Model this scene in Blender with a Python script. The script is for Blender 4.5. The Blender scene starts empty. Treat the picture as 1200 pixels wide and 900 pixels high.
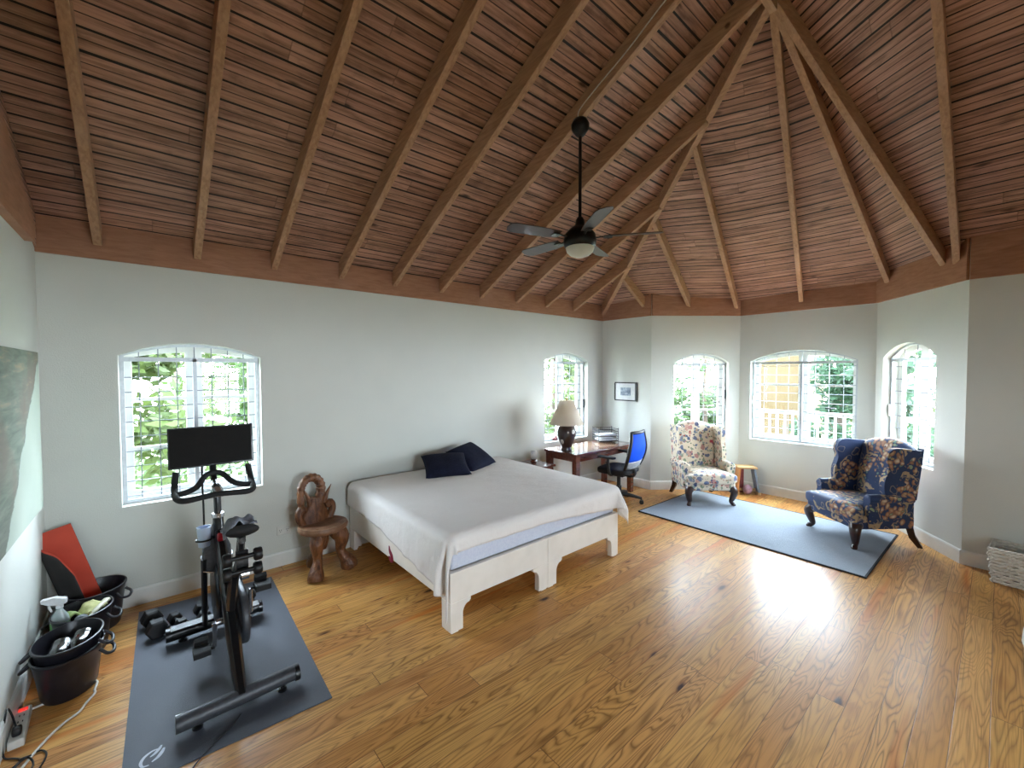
import bpy, bmesh, math, random
from mathutils import Vector as V, Matrix as MX, noise as NZ
random.seed(7)
COL = bpy.context.scene.collection
PI = math.pi
# ------------------------------------------------------------------ geometry helpers
class MB:
    def __init__(s): s.v = []; s.f = []; s.uv = None
    def add(s, vs, fs):
        o = len(s.v); s.v += [V(p) for p in vs]; s.f += [[i + o for i in f] for f in fs]; return s
    def box(s, c, d, rz=0.0, rx=0.0, ry=0.0):
        m = MX.Translation(c) @ MX.Rotation(rz, 4, 'Z') @ MX.Rotation(ry, 4, 'Y') @ MX.Rotation(rx, 4, 'X')
        vs = [m @ V((sx * d[0] / 2, sy * d[1] / 2, sz * d[2] / 2)) for sx in (-1, 1) for sy in (-1, 1) for sz in (-1, 1)]
        return s.add(vs, [(0, 1, 3, 2), (4, 6, 7, 5), (0, 4, 5, 1), (2, 3, 7, 6), (0, 2, 6, 4), (1, 5, 7, 3)])
    def tube(s, pts, r, n=10, closed=False, cap=True, flat=1.0, up=None):
        pts = [V(p) for p in pts]; N = len(pts)
        rs = r if isinstance(r, (list, tuple)) else [r] * N
        T = []
        for i in range(N):
            a = pts[(i - 1) % N] if (closed or i > 0) else pts[i]
            b = pts[(i + 1) % N] if (closed or i < N - 1) else pts[i]
            d = b - a
            T.append(d.normalized() if d.length > 1e-9 else V((0, 0, 1)))
        ref = V(up) if up else (V((0, 0, 1)) if abs(T[0].z) < .9 else V((0, 1, 0)))
        x = (ref - T[0] * ref.dot(T[0])).normalized()
        o = len(s.v)
        for i in range(N):
            x = x - T[i] * x.dot(T[i])
            x = x.normalized() if x.length > 1e-6 else T[i].orthogonal().normalized()
            y = T[i].cross(x)
            for k in range(n):
                a = 2 * PI * k / n
                s.v.append(pts[i] + (x * math.cos(a) * flat + y * math.sin(a)) * rs[i])
        for i in range(N if closed else N - 1):
            j = (i + 1) % N
            for k in range(n):
                l = (k + 1) % n
                s.f.append([o + i * n + k, o + i * n + l, o + j * n + l, o + j * n + k])
        if cap and not closed:
            s.f.append([o + k for k in reversed(range(n))]); s.f.append([o + (N - 1) * n + k for k in range(n)])
        return s
    def cyl(s, a, b, r, n=16): return s.tube([a, b], r, n)
    def lathe(s, prof, c=(0, 0, 0), n=28, sx=1.0, sy=1.0, m=None):
        o = len(s.v); P = len(prof)
        for (r, z) in prof:
            for k in range(n):
                a = 2 * PI * k / n
                p = V((r * math.cos(a) * sx, r * math.sin(a) * sy, z))
                if m: p = m @ p
                s.v.append(p + V(c))
        for i in range(P - 1):
            for k in range(n):
                l = (k + 1) % n
                s.f.append([o + i * n + k, o + i * n + l, o + (i + 1) * n + l, o + (i + 1) * n + k])
        if prof[0][0] > 1e-6: s.f.append([o + k for k in reversed(range(n))])
        if prof[-1][0] > 1e-6: s.f.append([o + (P - 1) * n + k for k in range(n)])
        return s
    def prism(s, poly, O, U, W, D):
        """poly of (u,w) in plane O+U*u+W*w, extruded by vector D"""
        O, U, W, D = V(O), V(U), V(W), V(D); n = len(poly)
        a = [O + U * p[0] + W * p[1] for p in poly]; b = [p + D for p in a]
        return s.add(a + b, [list(range(n)), list(reversed(range(n, 2 * n)))] + [[i, i + n, (i + 1) % n + n, (i + 1) % n] for i in range(n)])
    def loft(s, rings, cap=True, closed=True):
        o = len(s.v); n = len(rings[0]); R = len(rings)
        for r in rings: s.v += [V(p) for p in r]
        for i in range(R - 1):
            for k in range(n if closed else n - 1):
                l = (k + 1) % n
                s.f.append([o + i * n + k, o + i * n + l, o + (i + 1) * n + l, o + (i + 1) * n + k])
        if cap and closed: s.f.append([o + k for k in reversed(range(n))]); s.f.append([o + (R - 1) * n + k for k in range(n)])
        return s
    def ell(s, c, r, n=16, h=10, m=None, p=1.0):
        prof = []
        for i in range(h + 1):
            a = -PI / 2 + PI * i / h
            prof.append((max(1e-5, math.cos(a)), math.sin(a)))
        o = len(s.v)
        for (rr, z) in prof:
            for k in range(n):
                a = 2 * PI * k / n
                q = V((rr * math.cos(a) * r[0], rr * math.sin(a) * r[1], z * r[2]))
                if m: q = m @ q
                s.v.append(q + V(c))
        for i in range(h):
            for k in range(n):
                l = (k + 1) % n
                s.f.append([o + i * n + k, o + i * n + l, o + (i + 1) * n + l, o + (i + 1) * n + k])
        return s
    def grid(s, fn, nu, nv):
        o = len(s.v)
        for i in range(nu + 1):
            for j in range(nv + 1): s.v.append(V(fn(i / nu, j / nv)))
        for i in range(nu):
            for j in range(nv):
                a = o + i * (nv + 1) + j; s.f.append([a, a + nv + 1, a + nv + 2, a + 1])
        return s
    def xf(s, m): s.v = [m @ p for p in s.v]; return s
    def build(s, name, mat, parent=None, smooth=40, bevel=0, seg=2, subsurf=0, solid=0, world=True, fixn=True):
        me = bpy.data.meshes.new(name)
        vs = s.v
        if parent is not None and world:
            im = (MX.Translation(parent['_o']) @ MX.Rotation(parent['_r'], 4, 'Z')).inverted()
            vs = [im @ p for p in vs]
        org = V((0, 0, 0))
        if parent is None and world:   # origin at the middle of its base
            lo = V([min(p[i] for p in vs) for i in range(3)]); hi = V([max(p[i] for p in vs) for i in range(3)])
            org = V(((lo.x + hi.x) / 2, (lo.y + hi.y) / 2, lo.z)); vs = [p - org for p in vs]
        me.from_pydata([tuple(p) for p in vs], [], s.f)
        if fixn:
            b = bmesh.new(); b.from_mesh(me); bmesh.ops.remove_doubles(b, verts=b.verts, dist=1e-5)
            bmesh.ops.recalc_face_normals(b, faces=b.faces); b.to_mesh(me); b.free()
        if s.uv:
            l = me.uv_layers.new(name='UVMap')
            for p in me.polygons:
                for li in p.loop_indices: l.data[li].uv = s.uv(V(me.vertices[me.loops[li].vertex_index].co) + org, p)
        if smooth:
            me.polygons.foreach_set('use_smooth', [True] * len(me.polygons))
            me.set_sharp_from_angle(angle=math.radians(smooth))
        me.materials.append(mat)
        o = bpy.data.objects.new(name, me); COL.objects.link(o)
        if parent is not None: o.parent = parent
        else: o.location = org; o['_o'] = org; o['_r'] = 0.0
        if bevel:
            b = o.modifiers.new('bevel', 'BEVEL'); b.width = bevel; b.segments = seg; b.limit_method = 'ANGLE'; b.angle_limit = math.radians(35)
        if subsurf:
            b = o.modifiers.new('sub', 'SUBSURF'); b.levels = subsurf; b.render_levels = subsurf
        if solid:
            b = o.modifiers.new('sol', 'SOLIDIFY'); b.thickness = solid; b.offset = 0
        return o
def tag(o, label=None, cat=None, group=None, kind=None):
    if label: o['label'] = label
    if cat: o['category'] = cat
    if group: o['group'] = group
    if kind: o['kind'] = kind
    return o
def thing(name, loc, label=None, cat=None, rz=0.0, group=None, kind=None):
    o = bpy.data.objects.new(name, None); COL.objects.link(o); o.empty_display_size = .1
    o.location = loc; o.rotation_euler = (0, 0, rz); o['_o'] = V(loc); o['_r'] = rz
    return tag(o, label, cat, group, kind)
def lab(o, t): o['label'] = t; return o
def arcpts(a, b, n, f): return [f(a + (b - a) * i / n) for i in range(n + 1)]
def bez(p, n=24):
    """Catmull-Rom through points"""
    p = [V(q) for q in p]; q = [p[0] * 2 - p[1]] + p + [p[-1] * 2 - p[-2]]; out = []
    for i in range(1, len(q) - 2):
        for k in range(n):
            t = k / n; a, b, c, d = q[i - 1], q[i], q[i + 1], q[i + 2]
            out.append(.5 * ((2 * b) + (c - a) * t + (2 * a - 5 * b + 4 * c - d) * t * t + (3 * b - a - 3 * c + d) * t ** 3))
    out.append(p[-1]); return out
# ------------------------------------------------------------------ materials
def lin(h):
    if isinstance(h, str):
        c = [int(h[i:i + 2], 16) / 255 for i in (0, 2, 4)]
        return tuple(x / 12.92 if x <= .04045 else ((x + .055) / 1.055) ** 2.4 for x in c) + (1,)
    return tuple(h) + (1,) if len(h) == 3 else h
class NT:
    def __init__(s, name):
        s.m = bpy.data.materials.new(name); s.m.use_nodes = True; s.t = s.m.node_tree
        s.b = s.t.nodes['Principled BSDF']; s.out = s.t.nodes['Material Output']
    def n(s, kind, **kw):
        x = s.t.nodes.new('ShaderNode' + kind)
        for k, v in kw.items():
            if k.startswith('i_'):
                key = k[2:]
                key = int(key) if key.isdigit() else key
                s.set(x, key, v)
            else: setattr(x, k, v)
        return x
    def set(s, x, key, v):
        sock = x.inputs[key]
        if isinstance(v, bpy.types.NodeSocket): s.t.links.new(v, sock)
        elif hasattr(v, 'outputs'): s.t.links.new(v.outputs[0], sock)
        else: sock.default_value = v
    def math(s, op, a, b=0.0, c=0.0, clamp=False):
        x = s.n('Math', operation=op); x.use_clamp = clamp
        s.set(x, 0, a); s.set(x, 1, b)
        if op in ('MULTIPLY_ADD', 'SMOOTH_MIN', 'COMPARE', 'WRAP', 'SMOOTH_MAX'): s.set(x, 2, c)
        return x.outputs[0]
    def mix(s, f, a, b, mode='MIX'):
        x = s.n('Mix', data_type='RGBA', blend_type=mode)
        s.set(x, 0, f); s.set(x, 6, a); s.set(x, 7, b); return x.outputs[2]
    def ramp(s, f, stops, interp='LINEAR'):
        x = s.n('ValToRGB'); r = x.color_ramp; r.interpolation = interp
        while len(r.elements) < len(stops): r.elements.new(.5)
        for e, (p, c) in zip(r.elements, stops): e.position = p; e.color = lin(c)
        s.set(x, 0, f); return x.outputs[0]
    def rng(s, f, a, b, c=0.0, d=1.0):
        x = s.n('MapRange'); s.set(x, 0, f); s.set(x, 1, a); s.set(x, 2, b); s.set(x, 3, c); s.set(x, 4, d); return x.outputs[0]
    def obj(s): return s.n('TexCoord').outputs['Object']
    def uvs(s): return s.n('TexCoord').outputs['UV']
    def sep(s, v): x = s.n('SeparateXYZ'); s.set(x, 0, v); return x.outputs
    def comb(s, a, b, c=0.0): x = s.n('CombineXYZ'); s.set(x, 0, a); s.set(x, 1, b); s.set(x, 2, c); return x.outputs[0]
    def noise(s, v, scale, detail=3, rough=.5, dist=0.0):
        x = s.n('TexNoise'); s.set(x, 'Vector', v); s.set(x, 'Scale', scale); s.set(x, 'Detail', detail); s.set(x, 'Roughness', rough); s.set(x, 'Distortion', dist); return x.outputs[0]
    def vor(s, v, scale, feat='F1'):
        x = s.n('TexVoronoi', feature=feat); s.set(x, 'Vector', v); s.set(x, 'Scale', scale); return x
    def wn(s, v, dim='1D'):
        x = s.n('TexWhiteNoise', noise_dimensions=dim); s.set(x, 'W' if dim == '1D' else 'Vector', v); return x
    def bump(s, h, dist=.01, strength=1.0):
        x = s.n('Bump'); s.set(x, 'Height', h); s.set(x, 'Distance', dist); s.set(x, 'Strength', strength); s.set(s.b, 'Normal', x.outputs[0])
    def fin(s, col=None, rough=None, **kw):
        if col is not None: s.set(s.b, 'Base Color', col)
        if rough is not None: s.set(s.b, 'Roughness', rough)
        for k, v in kw.items(): s.set(s.b, k.replace('_', ' '), v)
        return s.m
def pm(name, c1, c2=None, scale=20, rough=.5, metal=0.0, bump=0.0, spec=.5, coat=0.0, detail=3, stretch=None, sheen=0.0):
    """plain procedural material: two tones mixed by noise"""
    t = NT(name); v = t.obj()
    if stretch:
        mp = t.n('Mapping'); t.set(mp, 'Vector', v); mp.inputs['Scale'].default_value = stretch; v = mp.outputs[0]
    f = t.noise(v, scale, detail)
    a = lin(c1); b = lin(c2) if c2 else tuple(x * .86 for x in a[:3]) + (1,)
    if bump: t.bump(f, bump)
    return t.fin(t.mix(t.rng(f, .3, .7), a, b), rough, Metallic=metal, Specular_IOR_Level=spec, Coat_Weight=coat, Sheen_Weight=sheen)
SKY=10.0; EXPO=2.6
# ------------------------------------------------------------------ room constants (metres; long wall lies on y=0, room towards -y)
HW = 2.7176
XB, YB = 6.52, -0.929
XD, YC, YD = 7.626, -1.806, -3.445
XF, YE = 6.48, -4.275
YFRONT = -6.72
CAM = V((0.5901, -4.4831, 1.865))
# ------------------------------------------------------------------ setting materials
def wall_paint():
    t = NT('wall_paint'); v = t.obj(); f = t.noise(v, 3.0, 4); g = t.noise(v, 160, 2)
    t.bump(g, .0012)
    return t.fin(t.mix(f, lin('d4d6cf'), lin('cccec8')), .62, Specular_IOR_Level=.3)
M_WALL = wall_paint()
M_TRIMW = pm('trim_white', 'e2e2de', 'd6d7d3', 8, .45)
def floor_wood():
    t = NT('pine_floor'); P = t.sep(t.obj()); x, y = P[0], P[1]
    W = .132
    row = t.math('FLOOR', t.math('DIVIDE', y, W))
    fy = t.math('FRACT', t.math('DIVIDE', y, W))
    r1 = t.wn(row).outputs['Value']
    xs = t.math('ADD', x, t.math('MULTIPLY', r1, 9.7))
    seg = t.math('FLOOR', t.math('DIVIDE', xs, 3.1)); fx = t.math('FRACT', t.math('DIVIDE', xs, 3.1))
    pid = t.math('ADD', t.math('MULTIPLY', row, 7.31), t.math('MULTIPLY', seg, 3.77))
    rn = t.wn(pid); ra = rn.outputs['Value']; rc = t.n('SeparateColor'); t.set(rc, 0, rn.outputs['Color'])
    off = t.math('MULTIPLY', ra, 31.0)
    # contour style grain: level lines of a stretched noise
    gv = t.comb(t.math('ADD', t.math('MULTIPLY', x, 1.0), off), t.math('MULTIPLY', y, 7.5), off)
    n1 = t.noise(gv, .9, 2, .45, .35)
    lv = t.math('FRACT', t.math('MULTIPLY', n1, 21.0))
    line = t.math('POWER', t.math('ABSOLUTE', t.math('SUBTRACT', t.math('MULTIPLY', lv, 2.0), 1.0)), 2.6)
    fine = t.noise(t.comb(t.math('ADD', t.math('MULTIPLY', x, 2.2), off), t.math('MULTIPLY', y, 130.0), off), 1.0, 3, .6)
    g = t.math('MULTIPLY', line, t.rng(t.noise(gv, .5, 2), .35, .65, .35, 1.0))
    base = t.ramp(ra, [(0, 'ca9550'), (.3, 'd8a560'), (.6, 'c68b4a'), (.82, 'dfa965'), (1, 'b97a40')])
    col = t.mix(t.math('MULTIPLY', g, .85), base, lin('744a20'))
    col = t.mix(t.rng(fine, .50, .72, 0, .6), col, lin('835428'))
    # reddish / orange streaks along some boards
    st = t.noise(t.comb(t.math('ADD', t.math('MULTIPLY', x, .55), off), t.math('MULTIPLY', y, 9.0), off), 1.0, 2)
    col = t.mix(t.math('MULTIPLY', t.rng(st, .58, .72, 0, .75), t.math('GREATER_THAN', rc.outputs[1], .35)), col, lin('c06a24'))
    # knots
    kv = t.vor(t.comb(t.math('MULTIPLY', xs, 1.05), t.math('ADD', t.math('MULTIPLY', y, 3.1), off), 0.0), 1.5)
    kd = t.math('ADD', kv.outputs['Distance'], t.math('MULTIPLY', t.math('SUBTRACT', t.noise(gv, 9, 2), .5), .09))
    kc = t.n('SeparateColor'); t.set(kc, 0, kv.outputs['Color'])
    km = t.math('MULTIPLY', t.rng(kd, .05, .11, 1, 0), t.math('GREATER_THAN', kc.outputs[0], .3))
    halo = t.math('MULTIPLY', t.rng(kd, .08, .24, .5, 0), t.math('GREATER_THAN', kc.outputs[0], .3))
    col = t.mix(halo, col, lin('9a5a26')); col = t.mix(km, col, lin('3c1c0c'))
    # seams
    sy = t.math('MINIMUM', fy, t.math('SUBTRACT', 1.0, fy)); sx = t.math('MINIMUM', fx, t.math('SUBTRACT', 1.0, fx))
    seam = t.math('MAXIMUM', t.rng(sy, .004, .018, 1, 0), t.rng(sx, .0003, .0009, 1, 0))
    col = t.mix(t.math('MULTIPLY', seam, .75), col, lin('41250f'))
    dirt = t.noise(t.comb(x, y), 1.3, 4)
    col = t.mix(t.rng(dirt, .5, .8, 0, .22), col, lin('8b6b48'))
    t.bump(t.math('SUBTRACT', t.math('MULTIPLY', g, -.25), seam), .0012, .6)
    rg = t.rng(dirt, .3, .7, .32, .42)
    return t.fin(col, rg, Specular_IOR_Level=.2, Coat_Weight=.12, Coat_Roughness=.2)
M_FLOOR = floor_wood()
def roof_boards():
    t = NT('roof_boards'); P = t.sep(t.uvs()); u, w = P[0], P[1]
    W = .134
    q = t.math('DIVIDE', w, W); row = t.math('FLOOR', q); f = t.math('FRACT', q)
    r1 = t.wn(row).outputs['Value']
    us = t.math('ADD', u, t.math('MULTIPLY', r1, 11.0)); seg = t.math('FLOOR', t.math('DIVIDE', us, 2.4)); fx = t.math('FRACT', t.math('DIVIDE', us, 2.4))
    pid = t.math('ADD', t.math('MULTIPLY', row, 5.13), t.math('MULTIPLY', seg, 2.71)); rn = t.wn(pid); ra = rn.outputs['Value']
    off = t.math('MULTIPLY', ra, 23.0)
    gv = t.comb(t.math('ADD', t.math('MULTIPLY', u, 2.0), off), t.math('MULTIPLY', w, 34.0), off)
    g = t.noise(gv, 1.0, 4, .6, .3)
    big = t.noise(t.comb(u, w), 1.4, 3)
    base = t.ramp(ra, [(0, 'ad806a'), (.25, 'c0917a'), (.5, 'b78b72'), (.75, 'ca9b85'), (1, 'a87a60')])
    base = t.mix(t.rng(big, .4, .7, 0, .4), base, lin('b0857b'))
    col = t.mix(t.rng(g, .40, .70, 0, .8), base, lin('5c3a24')); blot = t.noise(t.comb(t.math('MULTIPLY', u, 5.0), t.math('MULTIPLY', w, 12.0), off), 1.0, 5, .65); col = t.mix(t.rng(blot, .52, .72, 0, .55), col, lin('4a2d1c'))
    kv = t.vor(t.comb(t.math('MULTIPLY', us, 1.1), t.math('ADD', t.math('MULTIPLY', w, 2.6), off), 0.0), 1.7)
    kc = t.n('SeparateColor'); t.set(kc, 0, kv.outputs['Color'])
    kd = t.math('ADD', kv.outputs['Distance'], t.math('MULTIPLY', t.math('SUBTRACT', t.noise(gv, 3, 2), .5), .08))
    col = t.mix(t.math('MULTIPLY', t.rng(kd, .04, .12, .85, 0), t.math('GREATER_THAN', kc.outputs[0], .35)), col, lin('2f190d'))
    # board gap (dark) and the thin centre bead
    e = t.math('MINIMUM', f, t.math('SUBTRACT', 1.0, f))
    wv = t.rng(t.noise(t.comb(t.math('MULTIPLY', u, .6), t.math('MULTIPLY', row, 3.3)), 1.0, 1), .35, .65, .03, .075)
    gap = t.math('LESS_THAN', e, wv)
    bead = t.rng(t.math('ABSOLUTE', t.math('SUBTRACT', f, .52)), .014, .034, .85, 0)
    joint = t.rng(t.math('MINIMUM', fx, t.math('SUBTRACT', 1.0, fx)), .0008, .002, .3, 0)
    dk = t.math('MAXIMUM', gap, t.math('MAXIMUM', bead, joint))
    col = t.mix(dk, col, lin('170d07'))
    t.bump(t.math('SUBTRACT', t.math('MULTIPLY', g, .15), dk), .006, .7)
    return t.fin(col, .55, Specular_IOR_Level=.35)
M_BOARD = roof_boards()
def beam_wood(name, a, b, c, stretch):
    t = NT(name); v = t.obj(); mp = t.n('Mapping'); t.set(mp, 'Vector', v); mp.inputs['Scale'].default_value = stretch
    g = t.noise(mp.outputs[0], 6, 4, .6, .4); k = t.noise(v, 2.2, 3)
    col = t.mix(t.rng(g, .35, .7), lin(a), lin(b)); col = t.mix(t.rng(k, .5, .75, 0, .5), col, lin(c))
    kv = t.vor(v, 2.2); col = t.mix(t.rng(kv.outputs['Distance'], .03, .06, .8, 0), col, lin('3a2011'))
    t.bump(g, .002)
    return t.fin(col, .6, Specular_IOR_Level=.3)
M_RAFT = beam_wood('rafter_wood', 'b8906f', '9a7257', 'c6a28a', (8, 1, 8))
M_RAFX = beam_wood('fan_rafter_wood', 'b8906f', '9a7257', 'c6a28a', (1, 8, 8))
M_FASC = beam_wood('fascia_wood', 'ab7d62', '976a50', 'b48a74', (1, 1, 6))
M_GRILLE = pm('grille_metal', 'c3c7cb', 'b2b7bc', 30, .4, .2)
M_ROD = pm('grille_rod', '8d9298', '7a8087', 30, .45, .3)
M_CASE = pm('casement_white', 'ecebe6', 'dfdfda', 10, .45)
M_LATCH = pm('latch_dark', '23252a', '15161a', 30, .4, .5)
def glass():
    t = NT('window_glass'); tr = t.n('BsdfTransparent'); gl = t.n('BsdfGlossy'); gl.inputs['Roughness'].default_value = .02
    tr.inputs[0].default_value = (.95, .97, .96, 1)
    lw = t.n('LayerWeight'); lw.inputs[0].default_value = .5
    fr = t.n('Math', operation='MULTIPLY_ADD'); pw = t.n('Math', operation='POWER'); t.set(pw, 0, lw.outputs['Facing']); pw.inputs[1].default_value = 3.0
    t.set(fr, 0, pw.outputs[0]); fr.inputs[1].default_value = .55; fr.inputs[2].default_value = .04
    mx = t.n('MixShader'); t.set(mx, 0, fr); t.set(mx, 1, tr.outputs[0]); t.set(mx, 2, gl.outputs[0])
    t.t.links.new(mx.outputs[0], t.out.inputs[0]); return t.m
M_GLASS = glass()
# ------------------------------------------------------------------ walls with arched openings
def arch(u0, u1, z0, zs, rise, n=20):
    pts = [(u0, z0), (u1, z0)]
    w = (u1 - u0) / 2; R = (w * w + rise * rise) / (2 * rise); cz = zs + rise - R; cu = (u0 + u1) / 2
    a0 = math.asin(w / R)
    for i in range(n + 1):
        a = a0 - 2 * a0 * i / n
        pts.append((cu + R * math.sin(a), cz + R * math.cos(a)))
    return pts
def wall(name, P0, P1, ztop, holes=(), t=.22, top=None):
    P0 = V((P0[0], P0[1], 0)); P1 = V((P1[0], P1[1], 0)); U = (P1 - P0).normalized(); L = (P1 - P0).length
    Nn = V((U.y, -U.x, 0))           # towards the room when walls run clockwise seen from above
    outer = top if top else [(0, 0), (L, 0), (L, ztop), (0, ztop)]
    loops = [outer] + list(holes)
    bm = bmesh.new(); E = []
    for lp in loops:
        vs = [bm.verts.new(P0 + U * p[0] + V((0, 0, p[1]))) for p in lp]
        for i in range(len(vs)): E.append(bm.edges.new((vs[i], vs[(i + 1) % len(vs)])))
    bmesh.ops.triangle_fill(bm, edges=E, use_beauty=True)
    bm.verts.index_update()
    mb = MB(); fv = [v.co.copy() for v in bm.verts]; ff = [[v.index for v in f.verts] for f in bm.faces]; bm.free()
    mb.add(fv, ff); mb.add([p - Nn * t for p in fv], [list(reversed(f)) for f in ff])
    for lp in loops:
        n = len(lp); a = [P0 + U * p[0] + V((0, 0, p[1])) for p in lp]
        mb.add(a + [p - Nn * t for p in a], [[i, (i + 1) % n, (i + 1) % n + n, i + n] for i in range(n)])
    o = mb.build(name, M_WALL, smooth=0); tag(o, kind='structure'); return o
WN = [0]
def window(P0, P1, u0, u1, z0, zs, rise, cells, dz=.122, lat=None, handle=None, depth=.11):
    """security grille + white casement + panes standing in an arched opening of the wall P0-P1"""
    WN[0] += 1
    P0 = V((P0[0], P0[1], 0)); P1 = V((P1[0], P1[1], 0)); U = (P1 - P0).normalized(); Nn = V((U.y, -U.x, 0)); Z = V((0, 0, 1))
    cu = (u0 + u1) / 2
    root = thing('window_%d' % WN[0], P0 + U * cu + Z * z0, rz=0.0, kind='structure')
    def pt(u, z, d): return P0 + U * u + Z * z - Nn * d
    pad = .004
    a = arch(u0 + pad, u1 - pad, z0 + pad, zs, rise - pad)
    def ring(mb, loop, inner, d0, d1):
        n = len(loop); A = [pt(*p, d0) for p in loop]; B = [pt(*p, d0) for p in inner]; A2 = [pt(*p, d1) for p in loop]; B2 = [pt(*p, d1) for p in inner]
        fs = []
        for i in range(n):
            j = (i + 1) % n
            fs += [[i, j, n + j, n + i], [2 * n + i, 3 * n + i, 3 * n + j, 2 * n + j], [n + i, n + j, 3 * n + j, 3 * n + i], [i, 2 * n + i, 2 * n + j, j]]
        mb.add(A + B + A2 + B2, fs)
    def bar(mb, ua, ub, za, zb, d0, d1):
        vs = [pt(u, z, d) for u in (ua, ub) for z in (za, zb) for d in (d0, d1)]
        mb.add(vs, [(0, 1, 3, 2), (4, 6, 7, 5), (0, 4, 5, 1), (2, 3, 7, 6), (0, 2, 6, 4), (1, 5, 7, 3)])
    fw = .028
    g = MB(); ring(g, a, arch(u0 + pad + fw, u1 - pad - fw, z0 + pad + fw, zs, rise - pad - fw * .8), depth - .03, depth)
    bar(g, u0 + fw, u1 - fw, zs - .045, zs - .01, depth - .03, depth)
    bar(g, cu - .014, cu + .014, z0 + fw, zs - .02, depth - .03, depth)
    g.build('grille_frame', M_GRILLE, root, smooth=0)
    r = MB(); w = (u1 - u0) / 2; R = (w * w + rise * rise) / (2 * rise); cz = zs + rise - R
    for k in range(1, cells):
        u = u0 + (u1 - u0) * k / cells; top = cz + math.sqrt(max(0, R * R - (u - cu) ** 2)) - .015
        if abs(u - cu) > .02: r.cyl(pt(u, z0 + .015, depth - .012), pt(u, top, depth - .012), .0042, 6)
        else: r.cyl(pt(u, zs - .02, depth - .012), pt(u, top, depth - .012), .0042, 6)
    z = z0 + .06
    while z < zs - .06:
        r.cyl(pt(u0 + .015, z, depth - .02), pt(u1 - .015, z, depth - .02), .0038, 6); z += dz
    r.build('grille_rods', M_ROD, root, smooth=60)
    # casement behind
    d0, d1 = .165, .205
    c = MB(); ring(c, arch(u0 + .002, u1 - .002, z0 + .002, zs, rise - .002), arch(u0 + .075, u1 - .075, z0 + .08, zs - .01, rise - .06), d0, d1)
    bar(c, cu - .06, cu + .06, z0 + .05, zs + rise - .05, d0 + .003, d1 - .003)
    for zz in (z0 + (zs - z0) * .36, z0 + (zs - z0) * .70):
        bar(c, u0 + .06, cu - .05, zz - .014, zz + .014, d0 + .01, d1 - .01); bar(c, cu + .05, u1 - .06, zz - .014, zz + .014, d0 + .01, d1 - .01)
    c.build('casement_frame', M_CASE, root, smooth=0)
    for (ua, ub) in ((u0 + .075, cu - .06), (cu + .06, u1 - .075)):
        p = MB(); lp = []
        for i in range(13):
            u = ub - (ub - ua) * i / 12; lp.append((u, cz + math.sqrt(max(0, R * R - (u - cu) ** 2)) - .05))
        lp = [(ua, z0 + .08), (ub, z0 + .08)] + lp
        p.add([pt(q[0], q[1], .187) for q in lp], [list(range(len(lp)))])
        p.build('pane', M_GLASS, root, smooth=0)
    if lat:
        m = MB(); bar(m, lat[0], lat[1], lat[2], lat[2] + .018, depth - .06, depth - .03); m.build('latch', M_LATCH, root, bevel=.003)
    if handle:
        m = MB(); bar(m, handle[0] - .008, handle[0] + .008, handle[1], handle[1] + .14, depth - .055, depth - .028); m.build('pull_handle', M_LATCH if handle[2] else M_TRIMW, root, bevel=.003)
    # daylight portal filling the opening
    L = bpy.data.lights.new('daylight_portal', 'AREA'); L.shape = 'RECTANGLE'; L.size = u1 - u0; L.size_y = zs + rise - z0; L.cycles.is_portal = True
    lo = bpy.data.objects.new('daylight_portal', L); COL.objects.link(lo)
    zc = -Nn; m = MX((U.cross(V((0,0,1))), U, V((0,0,1)))).transposed()
    X = U; Zl = -Nn; Y = Zl.cross(X)      # light shines along -Z local = +Nn
    mm = MX((X, Y, Zl)).transposed().to_4x4(); mm.translation = pt(cu, (z0 + zs + rise) / 2, .215); lo.matrix_world = mm
    return root
def seglen(a, b): return math.hypot(b[0] - a[0], b[1] - a[1])
A0, A1, B1, C1, D1, E1, F1, G1 = (0, 0), (XB, 0), (XB, YB), (XD, YC), (XD, YD), (XF, YE), (XF, YFRONT), (0, YFRONT)
# u runs along each wall, clockwise seen from above
WS = [ # name, P0, P1, windows(u0,u1,z0,zs,rise,cells)
 ('wall_back', A0, A1, [(.412, 1.378, .802, 1.995, .11, 8), (5.11, 6.12, .776, 2.02, .125, 6)]),
 ('wall_corner', A1, B1, []),
 ('wall_bay_left', B1, C1, [(.362, 1.236, .81, 1.99, .145, 5)]),
 ('wall_bay_center', C1, D1, [(.158, 1.457, .812, 2.005, .15, 8)]),
 ('wall_bay_right', D1, E1, [(.142, 1.022, .81, 2.015, .165, 4)]),
 ('wall_right', E1, F1, []),
]
for nm, p, q, ws in WS:
    wall(nm, p, q, 3.16, [arch(*w[:5]) for w in ws])
window(A0, A1, *WS[0][3][0], dz=.12)
window(A0, A1, *WS[0][3][1], dz=.135, handle=(6.10, 1.25, True))
window(B1, C1, *WS[2][3][0], dz=.145, lat=(1.02, 1.12, 1.36), handle=(1.215, 1.42, True))
window(C1, D1, *WS[3][3][0], dz=.132, lat=(1.10, 1.22, 1.33), handle=(.175, 1.33, False))
window(D1, E1, *WS[4][3][0], dz=.148, handle=(.165, 1.3, False))
# walls behind the camera with one unseen window added for fill daylight
GL = [(0, 0), (-YFRONT, 0), (-YFRONT, 3.0), (-YFRONT / 2, 4.75), (0, 3.0)]
wall('wall_left', G1, A0, 3.0, top=[(0, 0), (-YFRONT, 0), (-YFRONT, 3.1), (-YFRONT / 2, 4.8), (0, 3.1)])
FILLW = [(4.2, 5.4, .8, 2.0, .12, 8)]
wall('wall_front', F1, G1, 3.16, [arch(*w[:5]) for w in FILLW])
for w in FILLW: window(F1, G1, *w)
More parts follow.
